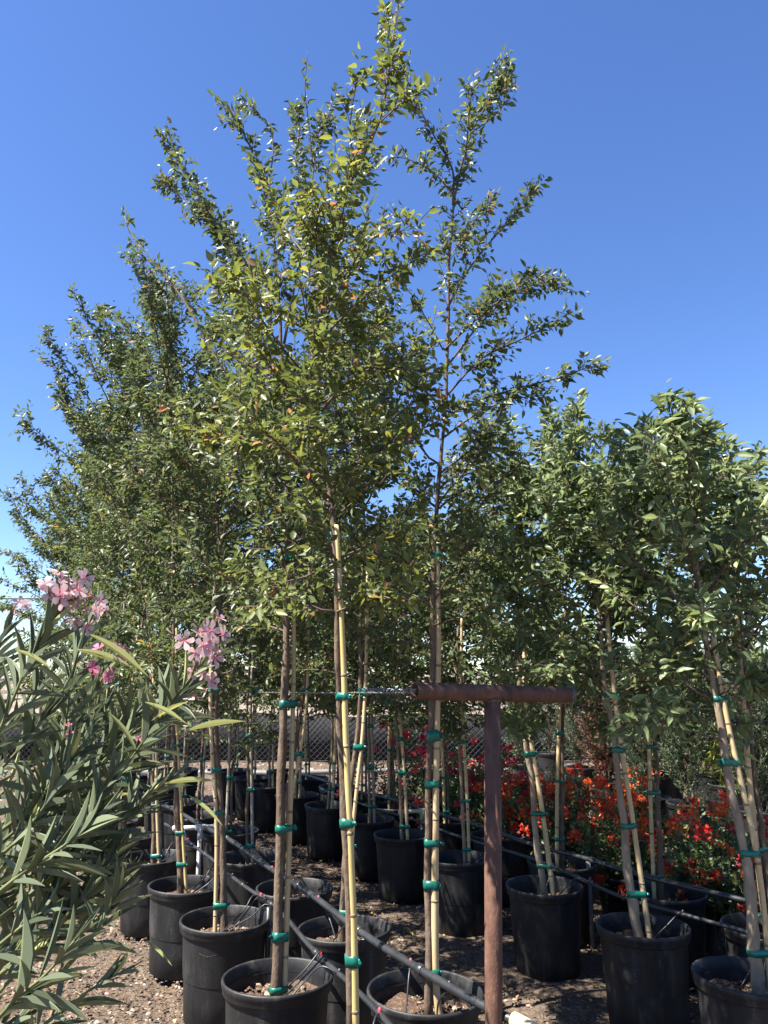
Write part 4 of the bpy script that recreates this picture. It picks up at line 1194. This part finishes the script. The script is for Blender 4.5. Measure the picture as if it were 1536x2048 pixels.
# ------------------------------------------------------------------ potted conifers at the back right
def conifer(u, v, Y, h, w, mat, label, seed, yellow=False, pot=True):
    global rng
    rng = np.random.default_rng(seed)
    p = at(u, v, Y)
    x = p[0]
    root = thing('potted_conifer', (x, Y, 0), label, 'conifer', 'potted conifers before the fence')
    o0 = np.array([x, Y, 0.])
    link('pot_wall', POTMESH[seed % 5][0], root); link('rim', POTMESH[seed % 5][1], root); link('soil', POTMESH[seed % 5][2], root)
    top = .33 + h
    tube_obj('trunk', np.array([[0, 0, .3], [.01, 0, .33 + h * .5], [0, .01, top - .1]]), np.array([.014, .01, .003]), M['twig'], 7, root)
    n = 380 if Y < 10 else 260
    t = rng.random(n) ** .9
    az = rng.uniform(0, 6.28, n)
    z = .36 + t * (h - .08)
    prof = w * (np.sin(np.pi * np.clip(.18 + .8 * t, 0, 1)) ** .7)
    inc = rng.uniform(.35, .8, n) if not yellow else rng.uniform(.5, 1.3, n)
    D = np.stack([np.cos(az) * np.sin(inc), np.sin(az) * np.sin(inc), np.cos(inc)], -1)
    P0 = np.stack([rng.normal(0, .015, n) + x, rng.normal(0, .015, n) + Y, z], -1)
    L = prof * rng.uniform(.7, 1.25, n) / np.sin(np.maximum(.45, inc))
    C = rng.normal(0, .1, (n, 3))
    acc = Acc(); ls = LeafSet()
    twig_geometry(acc, P0, D, L, C, np.full(n, .0025))
    twig_leaves(ls, P0, D, L, C, .0125 if Y < 10 else .018, .06 if not yellow else .1, .24 if not yellow else .09, .0, tmin=.2, ang=32, rbase=np.clip(.45 + rng.normal(0, .2, n), 0, 1), flat=.2)
    link('twigs', acc.mesh('twigs', M['twig'], o0), root)['kind'] = 'stuff'
    build_leaves(root, ls, T4, M[mat], 'con')
CON = [(1290, 8.4, 1.35, .26, 0), (1372, 8.0, 1.5, .27, 0), (1450, 9.3, 1.55, .34, 1), (1508, 7.6, 1.4, .28, 0), (1210, 9.6, 1.35, .28, 2), (1255, 10.6, 1.7, .25, 0), (1160, 11, 1.45, .3, 0), (1330, 11, 1.7, .35, 1), (1410, 10.6, 1.6, .28, 0), (1045, 11.5, 1.25, .25, 0), (1480, 11.5, 1.8, .4, 0), (1540, 9.8, 1.6, .4, 1), (1100, 13, 1.5, .4, 0)]
cn = {0: 0, 1: 0, 2: 0}
for q, (u, Y, h, w, kd) in enumerate(CON):
    nm = ['grey-green columnar conifer in a black pot', 'feathery yellow-green conifer in a black pot', 'dead brown conifer in a black pot'][kd]
    lab = nm + (', %s of its kind from the bougainvilleas' % ORD[cn[kd]] if kd < 2 else ' before the fence')
    cn[kd] += 1
    conifer(u, 1500, Y, h, w * 1.15, ['needle', 'needle_yellow', 'needle_brown'][kd], lab, 500 + q, kd == 1)

# ------------------------------------------------------------------ the oleander
rng = np.random.default_rng(909)
OB = np.array([-1.25, 2.15, 0.])
ole = thing('oleander', tuple(OB), 'big oleander shrub with long narrow leaves and pink flowers', 'oleander')
STRIP = strip_leaf()
ols = LeafSet()
OST = []   # stems: pixel polylines with distance
def ost(pts, Y, leafy=.5, dens=1.0):
    OST.append((np.array([at(u, v, Y + (e[0] if e else 0)) for (u, v, *e) in pts]), leafy, dens))
ost([(-60, 1900), (120, 1680, .05), (230, 1560, .05), (310, 1450), (370, 1370, -.05), (425, 1300, -.08)], 2.15, .75)
ost([(-120, 1700), (-10, 1480), (60, 1320), (105, 1240), (128, 1205)], 1.95, .7)
ost([(20, 1800), (110, 1560), (135, 1420), (150, 1320), (190, 1215, .1)], 2.35, .65)
ost([(-40, 2020), (100, 1800), (200, 1690), (260, 1620), (335, 1560)], 2.1, .7)
ost([(-60, 1800), (100, 1640), (190, 1540), (260, 1470), (330, 1430)], 2.3, .7)
ost([(-80, 1850), (40, 1750), (130, 1690), (200, 1630)], 1.85, .7)
ost([(-100, 2150), (20, 2010), (90, 1950), (150, 1880)], 1.75, .7)
ost([(-100, 2200), (50, 2080), (150, 2000), (230, 1950)], 2.0, .6, .8)
ost([(-150, 1650), (-60, 1450), (-20, 1330), (10, 1260)], 2.1, .7)
ost([(0, 1800), (60, 1620), (130, 1500), (215, 1330)], 2.5, .6)
ost([(0, 1850), (140, 1720), (240, 1640), (300, 1600)], 2.45, .6, .8)
ost([(10, 1750), (150, 1560), (280, 1420), (390, 1350)], 2.45, .6, .9)
ost([(-60, 2050), (80, 1900), (190, 1840), (250, 1760)], 2.4, .5, .7)
for q in range(30):
    u1 = rng.uniform(-60, 260); v1 = rng.uniform(1260 + max(0, u1) * .7, 1820)
    a = rng.uniform(-.9, .5)
    L = rng.uniform(150, 320)
    Yq = rng.uniform(1.9, 2.7)
    ost([(u1 - math.cos(a) * L * .9, v1 + L * .9), (u1 - math.cos(a) * L * .4, v1 + L * .5), (u1, v1)], Yq, .8, .9)
for q in range(7):
    u1 = rng.uniform(-80, 120); v1 = rng.uniform(1750, 2060)
    L = rng.uniform(150, 260)
    Yq = rng.uniform(1.8, 2.4)
    ost([(u1 - L * .8, v1 + L * .7), (u1 - L * .4, v1 + L * .3), (u1, v1)], Yq, .8, .75)
for pts, leafy, dens in OST:
    P = smooth_path(pts, 26)
    seg = np.concatenate([[0], np.cumsum(np.linalg.norm(np.diff(P, axis=0), axis=1))])
    Lt = seg[-1]
    tube_obj('stem', P, np.linspace(.006, .0022, 26), M['stem_green'], 7, ole, OB)
    nw = max(4, int(min(Lt * leafy, .62) / .029 * dens))
    for w_ in range(nw):
        s = Lt - (w_ + rng.uniform(0, .6)) * min(Lt * leafy, .62) / nw
        c = np.array([np.interp(s, seg, P[:, a]) for a in range(3)])
        i = min(24, int(np.searchsorted(seg, s)))
        T = norm(P[min(25, i + 1)] - P[max(0, i - 1)])
        x, y, _ = frame_at(T)
        young = w_ / nw
        spread = math.radians(14 + 30 * min(1, young * 1.8) + rng.normal(0, 8))
        ph0 = rng.uniform(0, 6.28)
        for j in range(3):
            if rng.random() < .12 * young + .03: continue
            a = ph0 + j * 2.094 + rng.normal(0, .2)
            o_ = x * math.cos(a) + y * math.sin(a)
            d = norm(T * math.cos(spread) + o_ * math.sin(spread) + rng.normal(0, .1, 3) - UP * .1 * young)
            nrm = norm(T * math.sin(spread) - o_ * math.cos(spread) + rng.normal(0, .25, 3))
            Lf = rng.uniform(.11, .17) * (.62 + .38 * min(1, young * 3))
            r = float(np.clip(rng.normal(.45, .2) + (.12 if young < .15 else 0), 0, .9))
            if rng.random() < .018: r = rng.uniform(.95, 1)
            ols.add(c[None], d[None], nrm[None], np.array([Lf]), np.array([rng.uniform(.068, .1)]), np.array([r]))
# the few long yellow leaves that stand out
for (u0, v0, u1, v1, Y, r) in ((372, 1405, 300, 1440, 2.0, 1), (150, 1300, 275, 1335, 2.05, .93), (180, 1270, 300, 1350, 2.1, .95), (290, 1405, 375, 1445, 1.95, .99), (375, 1462, 490, 1438, 2.0, .95), (330, 1568, 432, 1558, 2.0, .96), (378, 1592, 447, 1650, 2.0, .97), (290, 1880, 345, 1930, 2.0, .94), (30, 1300, 105, 1335, 1.9, 1)):
    a = at(u0, v0, Y); e = at(u1, v1, Y - .03)
    L = np.linalg.norm(e - a)
    ols.add(a[None], ((e - a) / L)[None], norm(np.array([[.1, -.5, .8]])), np.array([L]), np.array([.12]), np.array([float(r)]))
build_leaves(ole, ols, STRIP, M['leaf_oleander'], 'ole', single=300)
# flowers
def flower_mesh(mat, seed):
    r_ = np.random.default_rng(seed)
    V, F, rn, md = [], [], [], []
    for p in range(5):
        a0 = p * 2 * math.pi / 5 + r_.normal(0, .08)
        lift = r_.uniform(.1, .45)
        base = len(V)
        for i, t in enumerate((0.06, .35, .7, .92, 1.0)):
            wd = [.05, .16, .3, .26, .1][i]
            for j, sgn in enumerate((-1, 0, 1)):
                rad = t
                z = lift * t + (.05 if sgn == 0 else .09 * t) - (.22 * max(0, t - .7))
                x = rad; yv = sgn * wd + .06 * t
                V.append([x * math.cos(a0) - yv * math.sin(a0), x * math.sin(a0) + yv * math.cos(a0), z])
                rn.append(np.clip(.3 + .6 * t + r_.normal(0, .06), 0, 1)); md.append(max(0, .8 - 2.2 * t))
            if i:
                b = base + (i - 1) * 3
                F += [[b, b + 1, b + 4, b + 3], [b + 1, b + 2, b + 5, b + 4]]
    # tube of the flower
    b = len(V)
    for k in range(6):
        a = k * math.pi / 3
        V += [[.07 * math.cos(a), .07 * math.sin(a), .04], [.03 * math.cos(a), .03 * math.sin(a), -.55]]
        rn += [.1, .1]; md += [.8, .9]
    for k in range(6):
        q = (k + 1) % 6
        F.append([b + 2 * k, b + 2 * q, b + 2 * q + 1, b + 2 * k + 1])
    return make_mesh('flower', np.array(V), np.array(F), mat, {'rnd': rn, 'mid': md})
FM = {k: [flower_mesh(M[k], 40 + i) for i in range(4)] for k in ('petal', 'petal_deep')}
def flowers(u, v, Y, n, spread, mat, size=.024):
    c = at(u, v, Y)
    for i in range(n):
        off = rng.normal(0, 1, 3) * spread
        d = norm(off * 1.0 + np.array([.1, -.028, .02]) * (spread / .02) * .35 + rng.normal(0, .004, 3))
        o = link('flower', FM[mat][int(rng.integers(4))], ole)
        q = Vector(d).to_track_quat('Z', 'Y')
        o.rotation_mode = 'QUATERNION'; o.rotation_quaternion = q
        o.location = Vector(c + off - OB)
        o.scale = (size * rng.uniform(.85, 1.15),) * 3
flowers(128, 1185, 1.93, 18, .03, 'petal', .027)
flowers(145, 1218, 1.95, 10, .024, 'petal', .026)
flowers(410, 1280, 2.05, 18, .03, 'petal', .025)
flowers(200, 1215, 2.4, 4, .016, 'petal', .024)
flowers(412, 1357, 2.08, 4, .016, 'petal', .025)
flowers(390, 1340, 2.1, 2, .012, 'petal', .023)
flowers(232, 1316, 2.3, 3, .016, 'petal_deep', .025)
flowers(185, 1350, 2.3, 4, .018, 'petal_deep', .022)
flowers(57, 1200, 2.4, 3, .02, 'petal', .022)
flowers(283, 1482, 2.2, 1, .008, 'petal_deep', .012)
flowers(148, 1470, 2.2, 3, .014, 'petal_deep', .011)
